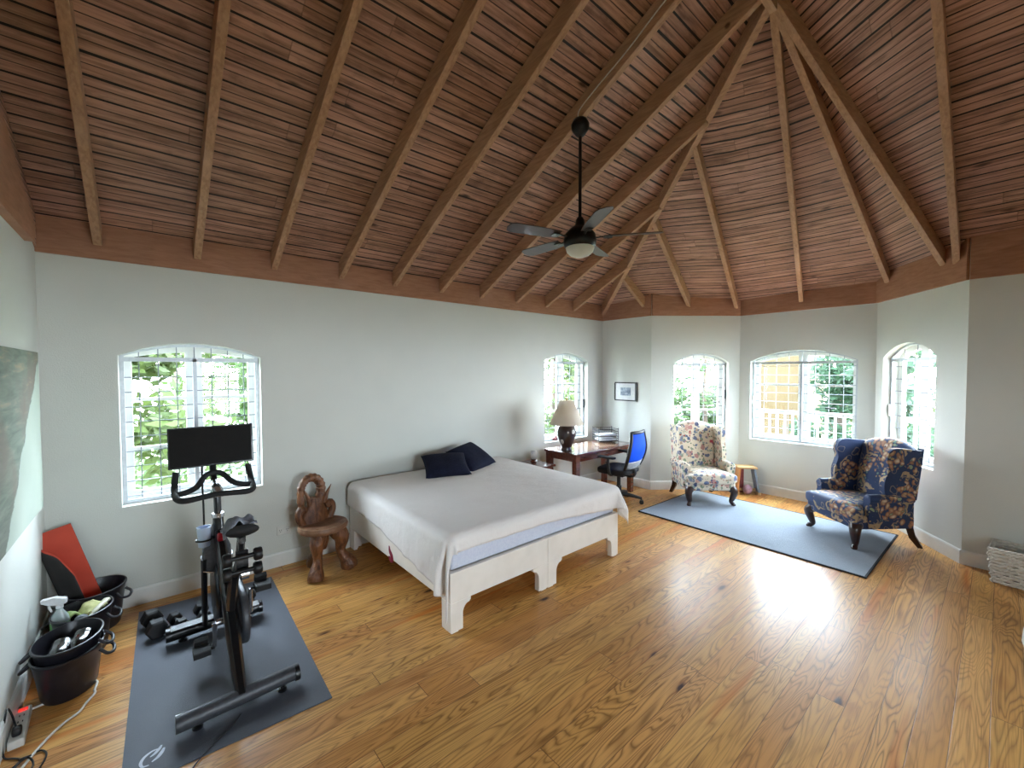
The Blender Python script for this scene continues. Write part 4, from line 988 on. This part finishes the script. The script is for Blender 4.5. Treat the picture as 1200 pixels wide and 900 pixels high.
# canvas on the left wall
def canvas():
    t = NT('painted_canvas'); P = t.sep(t.obj()); y, z = P[1], P[2]
    # z from -.52 to .52, y from -.82 (near camera) to .82 (near the corner)
    wob = t.math('MULTIPLY', t.math('SUBTRACT', t.noise(t.obj(), 5, 4), .5), .12)
    edge = t.math('SUBTRACT', t.math('ADD', z, .335), y)     # >0 inside the wing shape
    edge = t.math('ADD', edge, wob)
    bg = t.mix(t.noise(t.obj(), 3, 3), lin('9fab9e'), lin('b1bbae'))
    rot = t.n('Mapping'); t.set(rot, 'Vector', t.obj()); rot.inputs['Rotation'].default_value = (.5, 0, 0); rot.inputs['Scale'].default_value = (1, 3.2, 22)
    st = t.noise(rot.outputs[0], 1.0, 4, .6, .5); big = t.noise(t.obj(), 2.2, 3)
    wing = t.mix(t.rng(st, .3, .7), lin('5d6a5c'), lin('828c7b')); wing = t.mix(t.rng(big, .45, .7), wing, lin('74695c'))
    up = t.rng(z, -.1, .5); wing = t.mix(t.math('MULTIPLY', t.math('MULTIPLY', t.rng(st, .55, .72), up), .8), wing, lin('a08c6c'))
    wing = t.mix(t.rng(z, -.25, -.55, 0, .6), wing, lin('4d4843'))
    col = t.mix(t.rng(edge, -.005, .015), bg, wing)
    col = t.mix(t.math('MULTIPLY', t.rng(t.math('ABSOLUTE', edge), .004, .02, .7, 0), t.rng(st, .4, .6)), col, lin('333d38'))
    return t.fin(col, .75, Specular_IOR_Level=.25)
m = MB(); m.box((.021, -1.13, 1.482), (.036, 1.64, 1.03)); cv = m.build('canvas_painting', canvas(), smooth=0, bevel=.003)
cv.data.transform(MX.Translation((0, 0, -.515))); cv.location.z += .515
tag(cv, 'large unframed canvas of a grey green wing on the left wall', 'painting')
# ------------------------------------------------------------------ corner behind the left bay window: little stool with pieces under it
M_PINE = pm('raw_pine', 'c9a877', 'b08a5a', 12, .55, stretch=(1, 1, 6)); M_ORG = pm('orange_wood', 'c98a52', 'b5753f', 14, .5, stretch=(1, 1, .3))
M_BLG = pm('mottled_blue', '8793a0', '5f7286', 55, .7); M_RED2 = pm('faded_red', '9b4a48', '843a3c', 20, .6); M_MAUV = pm('mauve_cloth', 'a8848f', '8d6b78', 40, .9, bump=.004)
bs = thing('small_stool', (7.42, -1.99, 0), 'small pine stool with one orange and one mottled blue splayed side, in the bay corner', 'stool', rz=math.radians(-52))
m = MB(); m.box((0, 0, .405), (.27, .20, .028)); m.build('seat', M_PINE, bs, world=False, bevel=.006)
for x, mt, x2 in ((-.10, M_ORG, -.135), (.10, M_BLG, .165)):
    m = MB(); m.prism([(x - .012, .39), (x + .012, .39), (x2 + .012, .03), (x2 - .012, .03)], (0, -.085, 0), (1, 0, 0), (0, 0, 1), (0, .17, 0)); m.build('side_panel', mt, bs, world=False, bevel=.003)
    m = MB(); m.box((x2, 0, .02), (.05, .19, .04)); m.build('foot', M_PINE, bs, world=False, bevel=.004)
m = MB(); m.box((.01, 0, .06), (.26, .02, .04)); m.build('stretcher', M_PINE, bs, world=False)
c_, s_ = math.cos(math.radians(-52)), math.sin(math.radians(-52))
def bsw(x, y): return (7.42 + x * c_ - y * s_, -1.99 + x * s_ + y * c_)
x, y = bsw(-.035, .06); m = MB(); m.box((x, y, .20), (.05, .035, .36), rz=math.radians(-52)); m.v = [V((p.x, p.y, p.z - .018)) for p in m.v]; tag(m.build('red_slat', M_RED2, bevel=.004), 'upright faded red wooden slat standing under the small pine stool', 'slat')
x, y = bsw(.01, -.055); m = MB(); m.ell((x, y, .075), (.085, .06, .072), 20, 12); tag(m.build('cloth_bundle', M_MAUV, smooth=180), 'round mauve cloth bundle lying on the floor in front of the small stool', 'bundle')
# ------------------------------------------------------------------ white wicker basket by the right wall
def wicker():
    t = NT('white_wicker'); P = t.sep(t.obj()); a = t.math('SINE', t.math('MULTIPLY', t.math('ADD', P[0], P[1]), 190.)); b = t.math('SINE', t.math('MULTIPLY', P[2], 260.)); f = t.noise(t.obj(), 30, 3)
    t.bump(t.math('MULTIPLY', a, b), .004); return t.fin(t.mix(f, lin('e9e4da'), lin('d6cfc2')), .7)
M_WICK = wicker(); M_INN = pm('basket_inside', '6a6258', '585046', 40, .9)
wk = thing('wicker_basket', (6.275, -4.86, 0), 'white painted wicker basket with cut-out handle against the right wall', 'basket', rz=math.radians(-4))
bw, bl, bh = .30, .80, .30
def basket_side(name, pts, n):
    m = MB(); (ax, ay), (bx_, by_) = pts; d = V((bx_ - ax, by_ - ay, 0)); L = d.length; d.normalize(); nn = V((d.y, -d.x, 0))
    N = max(4, int(L / .055))
    for k in range(N + 1):   # stakes
        t_ = k / N; p0 = V((ax, ay, 0)) + d * (L * t_); flare = nn * .03
        if not (name == 'long_side' and abs(t_ - .23) < .045): m.tube([p0 * .93 + V((0, 0, .01)), p0 + V((0, 0, bh - .02))], .006, 6)
        else: m.tube([p0 * .93 + V((0, 0, .01)), p0 * .98 + V((0, 0, bh * .76))], .006, 6)
    rows = 10
    for r in range(rows):   # weavers
        z = .015 + (bh - .04) * r / (rows - 1); sc = .93 + .07 * z / bh; ph = r % 2
        segs = [(0, 1)] if not (name == 'long_side' and .80 < z / bh < .90) else [(0, .17), (.29, 1)]
        for s0, s1 in segs:
            pts_ = []
            M_ = max(2, int((s1 - s0) * N))
            for q in range(M_ * 2 + 1):
                t_ = s0 + (s1 - s0) * q / (M_ * 2); p = (V((ax, ay, 0)) + d * (L * t_)) * sc + V((0, 0, z)); pts_.append(p + nn * .009 * (1 if (q // 2 + ph) % 2 else -1) * (1 if q % 2 else .3))
            m.tube(pts_, .0135, 6)
    m.build(name, M_WICK, wk, world=False, smooth=60)
co_ = [(-bw / 2, bl / 2), (bw / 2, bl / 2), (bw / 2, -bl / 2), (-bw / 2, -bl / 2)]
basket_side('end_side', (co_[0], co_[1]), 5); basket_side('long_side', (co_[3], co_[0]), 14); basket_side('end_side', (co_[2], co_[3]), 5); basket_side('long_side', (co_[1], co_[2]), 14)
m = MB(); m.tube([(x, y, bh) for x, y in co_], .013, 8, closed=True); m.build('rim', M_WICK, wk, world=False, smooth=60)
m = MB(); m.prism([(x * .9, y * .94) for x, y in co_], (0, 0, .012), (1, 0, 0), (0, 1, 0), (0, 0, .012)); m.build('bottom', M_INN, wk, world=False, smooth=0)
# white rounded tub at the right edge of view
m = MB(); m.lathe([(0, 0), (.15, 0), (.19, .03), (.215, .12), (.21, .20), (.19, .235), (.18, .235), (.20, .19), (.205, .12), (.18, .04), (0, .03)], (4.815, -4.825, 0), 36)
tag(m.build('round_tub', pm('white_enamel', 'e6e6e3', 'dadad7', 20, .4), smooth=50), 'white round tub standing on the bare floor at the right edge of the photo', 'tub')
# ------------------------------------------------------------------ outlets
M_OUT = pm('outlet_plastic', 'dddcd6', 'd0cfc9', 40, .4)
def outlet(c, label):
    t = thing('wall_outlet', c, label, 'outlet'); x, y, z = c
    m = MB(); m.box((x, y - .004, z + .04), (.118, .008, .08)); m.build('plate', M_OUT, t, bevel=.003)
    m = MB()
    for sx in (-.03, .03):
        for q in (-.007, .007): m.box((x + sx + q, y - .0085, z + .045), (.003, .003, .012))
        m.box((x + sx, y - .0085, z + .028), (.005, .003, .006))
    m.build('socket_slots', M_BLK, t, smooth=0)
outlet((1.545, -.001, .30), 'white double wall outlet left of the carved chair')
# ------------------------------------------------------------------ ceiling fan
M_FAN = pm('fan_dark_bronze', '1d1816', '120f0e', 40, .38, .4); M_BLADE = pm('fan_blade_walnut', '3c2a22', '2a1c16', 10, .3, coat=.4, stretch=(1, 8, 1))
def bowl():
    t = NT('frosted_light_bowl'); f = t.noise(t.obj(), 12, 2); return t.fin(t.mix(f, lin('cfcfc2'), lin('c2c2b6')), .3, Subsurface_Weight=.2)
FX, FY = 3.302, -2.20
zc = 2.815 + SL * (2.20 - .03) - .01
fn = thing('ceiling_fan', (FX, FY, 2.80), 'dark bronze ceiling fan with frosted light bowl on a long rod under the rafters', 'ceiling fan')
m = MB(); m.lathe([(0, -.115), (.02, -.115), (.035, -.105), (.07, -.055), (.075, -.02), (.055, .02), (0, .035)], (FX, FY, zc), 26); m.build('canopy', M_FAN, fn, smooth=60)
m = MB(); m.cyl((FX, FY, 3.08), (FX, FY, zc - .10), .0135, 12); m.build('down_rod', M_FAN, fn)
m = MB(); m.lathe([(0, 2.875), (.105, 2.875), (.128, 2.89), (.135, 2.93), (.125, 2.985), (.085, 3.03), (.042, 3.06), (.036, 3.10), (.022, 3.125), (0, 3.125)], (FX, FY, 0), 36); m.build('motor_housing', M_FAN, fn, smooth=50)
m = MB(); m.lathe([(0, 2.798), (.04, 2.802), (.08, 2.818), (.108, 2.845), (.116, 2.872), (.116, 2.878), (0, 2.878)], (FX, FY, 0), 36); m.build('light_bowl', bowl(), fn, smooth=60)
for k in range(5):
    a = math.radians(20 + 72 * k); R_ = MX.Translation((FX, FY, 2.945)) @ MX.Rotation(a, 4, 'Z')
    m = MB(); m.tube([(.12, 0, .005), (.17, 0, .012), (.23, 0, .008)], .012, 8, flat=.5); m.box((.225, 0, .008), (.07, .06, .006)); m.xf(R_); ir = m.build('blade_iron', M_FAN, fn)
    pl = [(.20, -.05), (.30, -.062), (.60, -.068), (.64, -.05), (.655, 0), (.64, .05), (.60, .068), (.30, .062), (.20, .05)]
    m = MB(); m.prism(pl, (0, 0, 0), (1, 0, 0), (0, 1, 0), (0, 0, .007)); m.xf(R_ @ MX.Translation((0, 0, .012)) @ MX.Rotation(math.radians(12), 4, 'X')); m.build('blade', M_BLADE, fn, bevel=.002)
M_WHC = pm('white_cable', 'd9d4cb', 'c7c1b7', 60, .5)
wp = [(FX - .03, FY + .0, zc + .025)] + [(FX - .032, FY - .02 - .12 * i, zc + .06 + .045 * math.sin(i * 1.3) * .15 + SL * .12 * i + .02) for i in range(9)]
m = MB(); m.tube(bez(wp, 4), .005, 6); tag(m.build('fan_wire', M_WHC, smooth=60), 'thin white wire running up the rafter side from the fan canopy', 'wire')
# ------------------------------------------------------------------ left corner: tubs, mats, cords
M_TUB = pm('dark_plastic_tub', '201f27', '16151b', 30, .38); M_TUBI = M_TUB
def tub(cx, cy, rx, ry, h, label, rz=0.0, rim=.32, group='oval dark tubs along the left wall', z0=0.0):
    t = thing('tub', (cx, cy, z0), label, 'tub', rz=rz, group=group)
    m = MB(); prof = [(0, .0), (.76, .0), (.80, .012), (.90, h * .55), (1.0, h - .01), (1.05, h), (1.05, h + .01), (1.0, h + .012), (.96, h - .01), (.86, h * .55), (.76, .02), (0, .018)]
    m.lathe([(r * rx, z) for r, z in prof], n=48, sy=ry / rx); m.build('bowl', M_TUB, t, world=False, smooth=50)
    for s in (-1, 1):
        a = MB(); a.tube(bez([(.045, s * ry * 1.02, h - .03), (.05, s * (ry * 1.02 + .035), h - .06), (0, s * (ry * 1.02 + .05), h - .075), (-.05, s * (ry * 1.02 + .035), h - .06), (-.045, s * ry * 1.02, h - .03)], 5), .009, 8); a.build('handle', M_TUB, t, world=False, smooth=60)
    return t
TUBH = .30
tub(.20, -.93, .19, .145, .24, 'front dark tub beneath another one, on the floor by the left wall', rz=math.radians(78))
tub(.20, -.925, .185, .14, .20, 'upper dark tub nested in the front one, holding shiny black shoes', rz=math.radians(78), z0=.10)
tub(.225, -.52, .165, .14, .28, 'middle dark tub full of cleaning things', rz=math.radians(70))
tub(.27, -.20, .175, .15, .285, 'rear dark tub in the corner with the red exercise mat in it', rz=math.radians(60))
# shoes / shiny black pieces in the upper tub
M_SHOE = pm('glossy_black_shoe', '121214', '0b0b0d', 40, .18, coat=.5)
def shoe(c, rz, label):
    R = []
    for i in range(13):
        w = i / 12; x = -.095 + .19 * w; hw = .030 + .012 * math.sin(PI * w) + .006 * w; h = .085 - .05 * sst(.35, .9, w); k = .3 if i in (0, 12) else 1
        R.append([V((x, hw * k * math.cos(a), h / 2 + h / 2 * k * math.sin(a))) for a in [2 * PI * q / 14 for q in range(14)]])
    t = thing('shoe', c, label, 'shoe', rz=rz, group='black shoes in the upper tub')
    m = MB(); m.loft(R); m.xf(MX.Rotation(math.radians(-35), 4, 'Y')); m.build('upper', M_SHOE, t, world=False, smooth=60)
    m = MB(); m.prism([(-.10, -.03), (-.04, -.026), (.04, -.04), (.095, -.03), (.103, 0), (.095, .03), (.04, .04), (-.04, .026), (-.10, .03)], (0, 0, -.008), (1, 0, 0), (0, 1, 0), (0, 0, .012)); m.xf(MX.Rotation(math.radians(-35), 4, 'Y')); m.build('sole', M_RUB, t, world=False, bevel=.003)
shoe((.165, -.955, .225), math.radians(84), 'shiny black shoe nearer the camera, tipped toe up in the upper dark tub')
shoe((.245, -.90, .225), math.radians(78), 'shiny black shoe farther from the camera, tipped toe up in the upper dark tub')
# cleaning things
M_WPL = pm('white_sprayer', 'e8e8ea', 'dadade', 30, .4); M_GRN = pm('green_label', '5f9a4c', '4a8440', 14, .5); M_CLR = pm('pale_clear_plastic', 'b9c4c4', 'a4b0b0', 20, .25)
sb = thing('spray_bottle', (.125, -.56, .125), 'spray bottle with white trigger and green label in the middle dark tub', 'spray bottle', rz=math.radians(160))
m = MB(); m.lathe([(0, 0), (.045, 0), (.048, .01), (.048, .14), (.04, .175), (.018, .21), (.016, .225), (0, .225)], n=24, sy=.7); m.build('bottle', M_CLR, sb, world=False, smooth=50)
m = MB(); m.lathe([(.0488, .035), (.0488, .135)], n=24, sy=.71); m.f = [f for f in m.f if len(f) == 4]; m.build('label', M_GRN, sb, world=False, smooth=60, solid=.001)
m = MB(); m.cyl((0, 0, .222), (0, 0, .25), .019, 14); m.prism([(-.035, .25), (.02, .245), (.05, .25), (.085, .268), (.088, .292), (.02, .30), (-.035, .285)], (0, -.016, 0), (1, 0, 0), (0, 0, 1), (0, .032, 0)); hd = m.build('trigger_head', M_WPL, sb, world=False, bevel=.006)
m = MB(); m.tube([(.05, 0, .255), (.052, 0, .235), (.04, 0, .205)], [.007, .007, .005], 8); m.build('trigger', M_WPL, hd, world=False)
def rag(c, s, mat, label, rz, tilt, name='cleaning_cloth'):
    m = MB(); m.grid(lambda u, v: ((u - .5) * s[0], (v - .5) * s[1], s[2] * NZ.noise((u * 2.5 + c[0] * 9, v * 2.5, c[1] * 5)) + .02 * math.sin(u * 5)), 16, 14)
    m.xf(MX.Translation(c) @ MX.Rotation(rz, 4, 'Z') @ MX.Rotation(tilt, 4, 'Y'))
    tag(m.build(name, mat, smooth=180, solid=.012), label, 'cloth', 'cleaning cloths in the middle tub')
rag((.26, -.50, .275), (.10, .13, .03), pm('yellow_cloth', 'c9c78f', 'aeb079', 40, .9, bump=.004), 'pale yellow green cleaning cloth in the middle dark tub', .6, -.7)
rag((.205, -.50, .245), (.12, .12, .04), pm('lime_cloth', 'a9b878', '93a366', 40, .9, bump=.004), 'crumpled lime cleaning cloth next to the spray bottle', .2, .1)
m = MB(); m.tube(bez([(.255, -.62, .25), (.29, -.56, .275), (.325, -.49, .285), (.335, -.44, .278)], 5), [.012] * 4 + [.018] * 8 + [.024] * 4, 10, flat=.6); tag(m.build('scrub_brush', pm('cream_plastic', 'd6d3bd', 'c6c3ac', 40, .5), smooth=60), 'long cream scrubbing brush along the right rim of the middle tub', 'brush')
m = MB(); m.ell((.225, -.60, .255), (.035, .03, .028), 14, 10); tag(m.build('grey_sponge', pm('grey_sponge', '8a8f92', '74797c', 60, .9, bump=.003), smooth=180), 'small grey sponge between spray bottle and cream brush', 'sponge')
# folded exercise mat leaning in the corner: red inside, dark outside
M_REDM = pm('red_foam', 'c84a33', 'ba412b', 6, .75, bump=.0008); M_DKM = pm('dark_foam', '2a2625', '201d1c', 10, .8)
rm = thing('folded_exercise_mat', (.25, -.16, .03), 'red foam exercise mat with dark backing, folded and leaning in the corner', 'exercise mat')
axs = V((-.19, .03, .70)).normalized(); e1 = (V((-1, 0, 0)) - axs * V((-1, 0, 0)).dot(axs)).normalized(); e2 = axs.cross(e1).normalized()
if e2.y > 0: e2 = -e2
P0 = V((.285, -.115, .05)); Lm = .73
sec = [(-.045, .0), (0, .0), (.06, .0), (.105, .004)] + [(.105 + .036 * math.sin(a), .04 - .036 * math.cos(a)) for a in [PI * i / 8 for i in range(1, 8)]] + [(.105, .078), (.07, .092), (.045, .115), (.02, .14)]
sec = [(p.x, p.y) for p in bez([(a, b, 0) for a, b in sec], 3)]
def off(k, d):
    a = V(sec[max(k - 1, 0)]); b = V(sec[min(k + 1, len(sec) - 1)]); t_ = (V((b[0], b[1])) - V((a[0], a[1]))).normalized(); return (sec[k][0] + t_.y * d * -1, sec[k][1] + t_.x * d)
def sheet(name, d0, d1, mat):
    m = MB(); R = []
    def top(q): return Lm - .50 * max(0, q[1] - .02)      # the front flap has slipped down
    for dd in (d0, d1):
        R.append([P0 + e1 * q[0] + e2 * q[1] for q in [off(k, dd) for k in range(len(sec))]])
        R.append([P0 + e1 * q[0] + e2 * q[1] + axs * (Lm - 3.3 * max(0, q[1] - .035)) for q in [off(k, dd) for k in range(len(sec))]])
    n = len(sec); o = len(m.v); m.v += R[0] + R[1] + R[2] + R[3]
    for k in range(n - 1):
        m.f += [[k, k + 1, n + k + 1, n + k], [2 * n + k, 3 * n + k, 3 * n + k + 1, 2 * n + k + 1], [k, 2 * n + k, 2 * n + k + 1, k + 1], [n + k, n + k + 1, 3 * n + k + 1, 3 * n + k]]
    m.f += [[0, n, 3 * n, 2 * n], [n - 1, 3 * n - 1, 4 * n - 1, 2 * n - 1]]
    m.build(name, mat, rm, smooth=50)
sheet('red_face', .001, .006, M_REDM); sheet('dark_backing', -.006, .0005, M_DKM)
# power strip, cords
ps = thing('power_strip', (.045, -1.19, 0), 'white power strip with a lit red switch on the floor by the left wall', 'power strip', rz=math.radians(3))
m = MB(); m.box((0, 0, .021), (.058, .30, .042)); m.build('housing', M_OUT, ps, world=False, bevel=.006)
t_ = NT('lit_red_switch'); t_.fin(lin('d8352f'), .4, Emission_Color=lin('ff3a30'), Emission_Strength=.14)
m = MB(); m.box((0, .115, .045), (.034, .022, .008)); m.build('switch', t_.m, ps, world=False, bevel=.002)
for k in range(4):
    m = MB(); y = .065 - .055 * k
    for q in (-.008, .008): m.box((q, y, .0425), (.004, .014, .002))
    m.build('socket', M_BLK, ps, world=False, smooth=0)
pl = MB(); soft(pl, (0, -.10, .062), (.036, .045, .04), e=4, n=8); pl.xf(MX.Translation((.045, -1.19, 0)) @ MX.Rotation(math.radians(3), 4, 'Z'))
pg = thing('black_plug', (.05, -1.29, .042), 'black plug with its lead pushed into the white power strip', 'plug'); pl.build('plug_body', M_BLK, pg, smooth=60)
pt = bez([(.048, -1.285, .075), (.02, -1.22, .13), (.012, -1.25, .16), (.012, -1.33, .09), (.02, -1.38, .01), (.06, -1.42, .006), (.10, -1.46, .006)], 6); m = MB(); m.tube(pt, .0042, 6); m.build('lead', M_BLK, pg, smooth=60)
m = MB(); m.tube(bez([(.055, -1.04, .012), (.12, -1.02, .008), (.22, -.985, .008), (.295, -.965, .008), (.318, -.985, .008), (.312, -1.06, .008), (.315, -1.10, .008), (.285, -1.17, .008), (.262, -1.235, .008), (.215, -1.28, .008), (.17, -1.35, .008), (.125, -1.45, .008), (.09, -1.56, .008)], 6), .0062, 8)
tag(m.build('extension_cord', M_WHC, smooth=60), 'white electric cord looping over the floor from the power strip', 'cord')
m = MB(); m.tube(bez([(.10, -1.47, .018), (.06, -1.53, .02), (.045, -1.62, .022), (.10, -1.66, .02), (.14, -1.56, .02), (.11, -1.48, .022), (.075, -1.55, .026), (.09, -1.65, .02), (.15, -1.60, .006), (.175, -1.50, .006), (.15, -1.44, .006), (.11, -1.45, .006)], 6), .0042, 6); m.tube([(.085, -1.475, .022), (.10, -1.49, .032), (.12, -1.475, .022), (.105, -1.46, .012)], .005, 6, closed=True)
tag(m.build('cord_bundle', M_BLK, smooth=60), 'tied bundle of thin black cord on the floor at the left foreground', 'cord')
m = MB(); m.tube(bez([(.93, -1.83, .011), (.88, -1.90, .011), (.80, -1.96, .011), (.72, -2.03, .006), (.66, -2.12, .005)], 6), .0032, 6); tag(m.build('bike_cord', M_BLK, smooth=60), 'thin black cord running over the mat from the bike to the near mat edge', 'cord')
# dark strap by the left wall
# ------------------------------------------------------------------ outside
def leafmat(name, a, b):
    t = NT(name); v = t.obj(); f = t.noise(v, 1.6, 3)
    tr = t.n('BsdfTranslucent'); tr.inputs[0].default_value = lin(b); mx = t.n('MixShader'); mx.inputs[0].default_value = .35
    t.fin(t.mix(f, lin(a), lin(b)), .6, Specular_IOR_Level=.2); t.set(mx, 1, t.b.outputs[0]); t.set(mx, 2, tr.outputs[0]); t.t.links.new(mx.outputs[0], t.out.inputs[0]); return t.m
LEAF = [leafmat('leaf_bright', (.030, .050, .011), (.048, .066, .016)), leafmat('leaf_mid', (.020, .042, .010), (.034, .060, .014)), leafmat('leaf_deep', (.014, .038, .018), (.024, .052, .024))]
M_BARK = pm('bark', '4d4035', '3a2f27', 8, .9, bump=.01)
def tree(loc, h, w, kind, label, seed, base=.25, n=3200, ls=.11, group='trees seen through the windows'):
    rd = random.Random(seed); t = thing('tree', loc, label, 'tree', group=group)
    m = MB(); m.tube(bez([(0, 0, 0), (.05 * w, 0, h * .3), (-.04 * w, .05, h * .6), (0, 0, h * .85)], 4), [.09 * (1 - i / 14) + .02 for i in range(13)], 8); m.build('trunk', M_BARK, t, world=False, smooth=60)
    m = MB(); blobs = [(rd.gauss(0, .28) * w, rd.gauss(0, .28) * w, h * (base + (1 - base) * rd.random()), rd.uniform(.16, .32) * w) for _ in range(30)]
    for k in range(n):
        b = rd.choice(blobs); d = V((rd.gauss(0, 1), rd.gauss(0, 1), rd.gauss(0, 1))).normalized() * b[3] * rd.uniform(.55, 1.0)
        c = V(b[:3]) + d; a = V((rd.gauss(0, 1), rd.gauss(0, 1), rd.gauss(0, .6))).normalized(); q = a.orthogonal().normalized(); s = ls * rd.uniform(.6, 1.3)
        m.add([c - a * s, c + q * s * .45, c + a * s, c - q * s * .45], [(0, 1, 2, 3)])
    m.build('foliage', LEAF[kind], t, world=False, smooth=0, fixn=False)
G = -3.0
TR = [((.1, 3.3), 7.0, 1.7, 0, 'bright tree filling the left half of the big back window'), ((2.3, 3.9), 7.0, 1.9, 1, 'green tree filling the right half of the big back window'), ((1.2, 8.6), 8.4, 3.4, 1, 'tall tree standing behind, between the two trees of the big back window'),
      ((8.6, 3.0), 7.0, 2.2, 0, 'bright tree seen in the small arched window behind the lamp'), ((11.6, 4.9), 7.4, 2.2, 1, 'green tree seen at the right side of the window behind the lamp'),
      ((12.6, .95), 7.0, 1.9, 1, 'green tree seen in the window behind the cream armchair'), ((14.2, 3.9), 7.8, 2.2, 2, 'deep green tree at the left edge of the window behind the cream armchair'),
      ((14.6, -1.75), 6.6, 1.7, 2, 'deep green tree seen in the right half of the wide bay window'), ((23.5, .4), 9.6, 4.2, 1, 'tall green tree rising above the yellow building'), ((20.5, -1.2), 8.2, 2.6, 0, 'bright tree farther off at the right of the wide bay window'),
      ((12.8, -3.1), 6.6, 1.5, 2, 'deep green tree seen through the narrow right window'), ((17.0, -3.6), 8.0, 2.6, 0, 'bright tall tree farther away behind the narrow right window')]
for i, ((x, y), h, w, k, l) in enumerate(TR): tree((x, y, G), h, w, k, l, i + 3)
gm = NT('lawn_grass'); f_ = gm.noise(gm.obj(), .6, 5); gm.fin(gm.mix(f_, lin('454f35'), lin('5a6344')), .95)
m = MB(); m.prism([(-30, -30), (60, -30), (60, 40), (-30, 40)], (0, 0, G - .2), (1, 0, 0), (0, 1, 0), (0, 0, .2)); tag(m.build('lawn', gm.m, smooth=0), kind='structure')
# yellow house beyond the bay
M_YEL = pm('yellow_render', (.062, .037, .009), (.054, .032, .008), 2, .8); M_ROOFT = pm('grey_roof', (.05, .045, .04), (.04, .036, .033), 6, .8)
yh = thing('house', (17.0, .85, G), 'yellow rendered house with white railing seen through the wide bay window', 'house')
m = MB(); m.box((17.0, .85, G + 2.9), (2.4, 2.7, 5.8)); m.build('wall', M_YEL, yh, smooth=0)
m = MB(); m.prism([(-1.6, 0), (1.6, 0), (0, .8)], (15.6, .85, G + 5.8), (0, 1, 0), (0, 0, 1), (2.8, 0, 0)); m.build('roof', M_ROOFT, yh, smooth=0)
for z in (G + 4.55,):
    for y in (1.85,):
        m = MB(); m.box((15.78, y, z), (.06, .62, .95)); w_ = m.build('window', M_CASE, yh, smooth=0)
rl = thing('railing', (11.2, -3.2, G), 'white balustrade outside beyond the wide bay window', 'railing')
m = MB(); m.box((11.2, -3.2, G + 3.95), (.07, 6.4, .07)); m.box((11.2, -3.2, G + 3.15), (.07, 6.4, .06)); m.build('rails', M_CASE, rl, smooth=0)
for k in range(43): m = MB(); m.box((11.2, -6.35 + .15 * k, G + 3.55), (.035, .035, .76)); m.build('baluster', M_CASE, rl, smooth=0)
for y in (-6.35, -3.2, -.05): m = MB(); m.box((11.2, y, G + 2.05), (.12, .12, 4.1)); m.build('post', M_CASE, rl, smooth=0)
# ------------------------------------------------------------------ outdoors
# ------------------------------------------------------------------ world, camera
W = bpy.data.worlds.new('sky'); bpy.context.scene.world = W; W.use_nodes = True
nt = W.node_tree; bg = nt.nodes['Background']
tc = nt.nodes.new('ShaderNodeTexCoord'); sx = nt.nodes.new('ShaderNodeSeparateXYZ'); rp = nt.nodes.new('ShaderNodeValToRGB')
nt.links.new(tc.outputs['Generated'], sx.inputs[0]); nt.links.new(sx.outputs[2], rp.inputs[0])
rp.color_ramp.elements[0].position = .0; rp.color_ramp.elements[0].color = (.78, .88, .97, 1)
rp.color_ramp.elements[1].position = .6; rp.color_ramp.elements[1].color = (.70, .84, 1.0, 1)
nt.links.new(rp.outputs[0], bg.inputs[0]); bg.inputs[1].default_value = SKY
cd = bpy.data.cameras.new('camera'); co = bpy.data.objects.new('camera', cd); COL.objects.link(co)
yaw, pitch, roll = 0.7119, -0.0307, -0.0024
fw = V((math.sin(yaw) * math.cos(pitch), math.cos(yaw) * math.cos(pitch), math.sin(pitch)))
r = V((math.cos(yaw), -math.sin(yaw), 0)); u = r.cross(fw)
r2 = r * math.cos(roll) + u * math.sin(roll); u2 = u * math.cos(roll) - r * math.sin(roll)
mm = MX((r2, u2, -fw)).transposed().to_4x4(); mm.translation = CAM; co.matrix_world = mm
cd.sensor_width = 36; cd.lens = 36 * 493.7 / 1200; cd.clip_start = .05; cd.clip_end = 400
sc = bpy.context.scene; sc.camera = co
sc.view_settings.view_transform = 'Standard'; sc.view_settings.look = 'None'; sc.view_settings.gamma = 1.0; sc.view_settings.use_curve_mapping = False
sc.view_settings.exposure = EXPO
sc.cycles.use_denoising = True; sc.cycles.max_bounces = 10; sc.cycles.diffuse_bounces = 7; sc.cycles.glossy_bounces = 4; sc.cycles.transparent_max_bounces = 16
sc.cycles.sample_clamp_indirect = 8.0; sc.cycles.caustics_reflective = False; sc.cycles.caustics_refractive = False
for o in bpy.data.objects:
    for k in ('_o', '_r'):
        if k in o: del o[k]
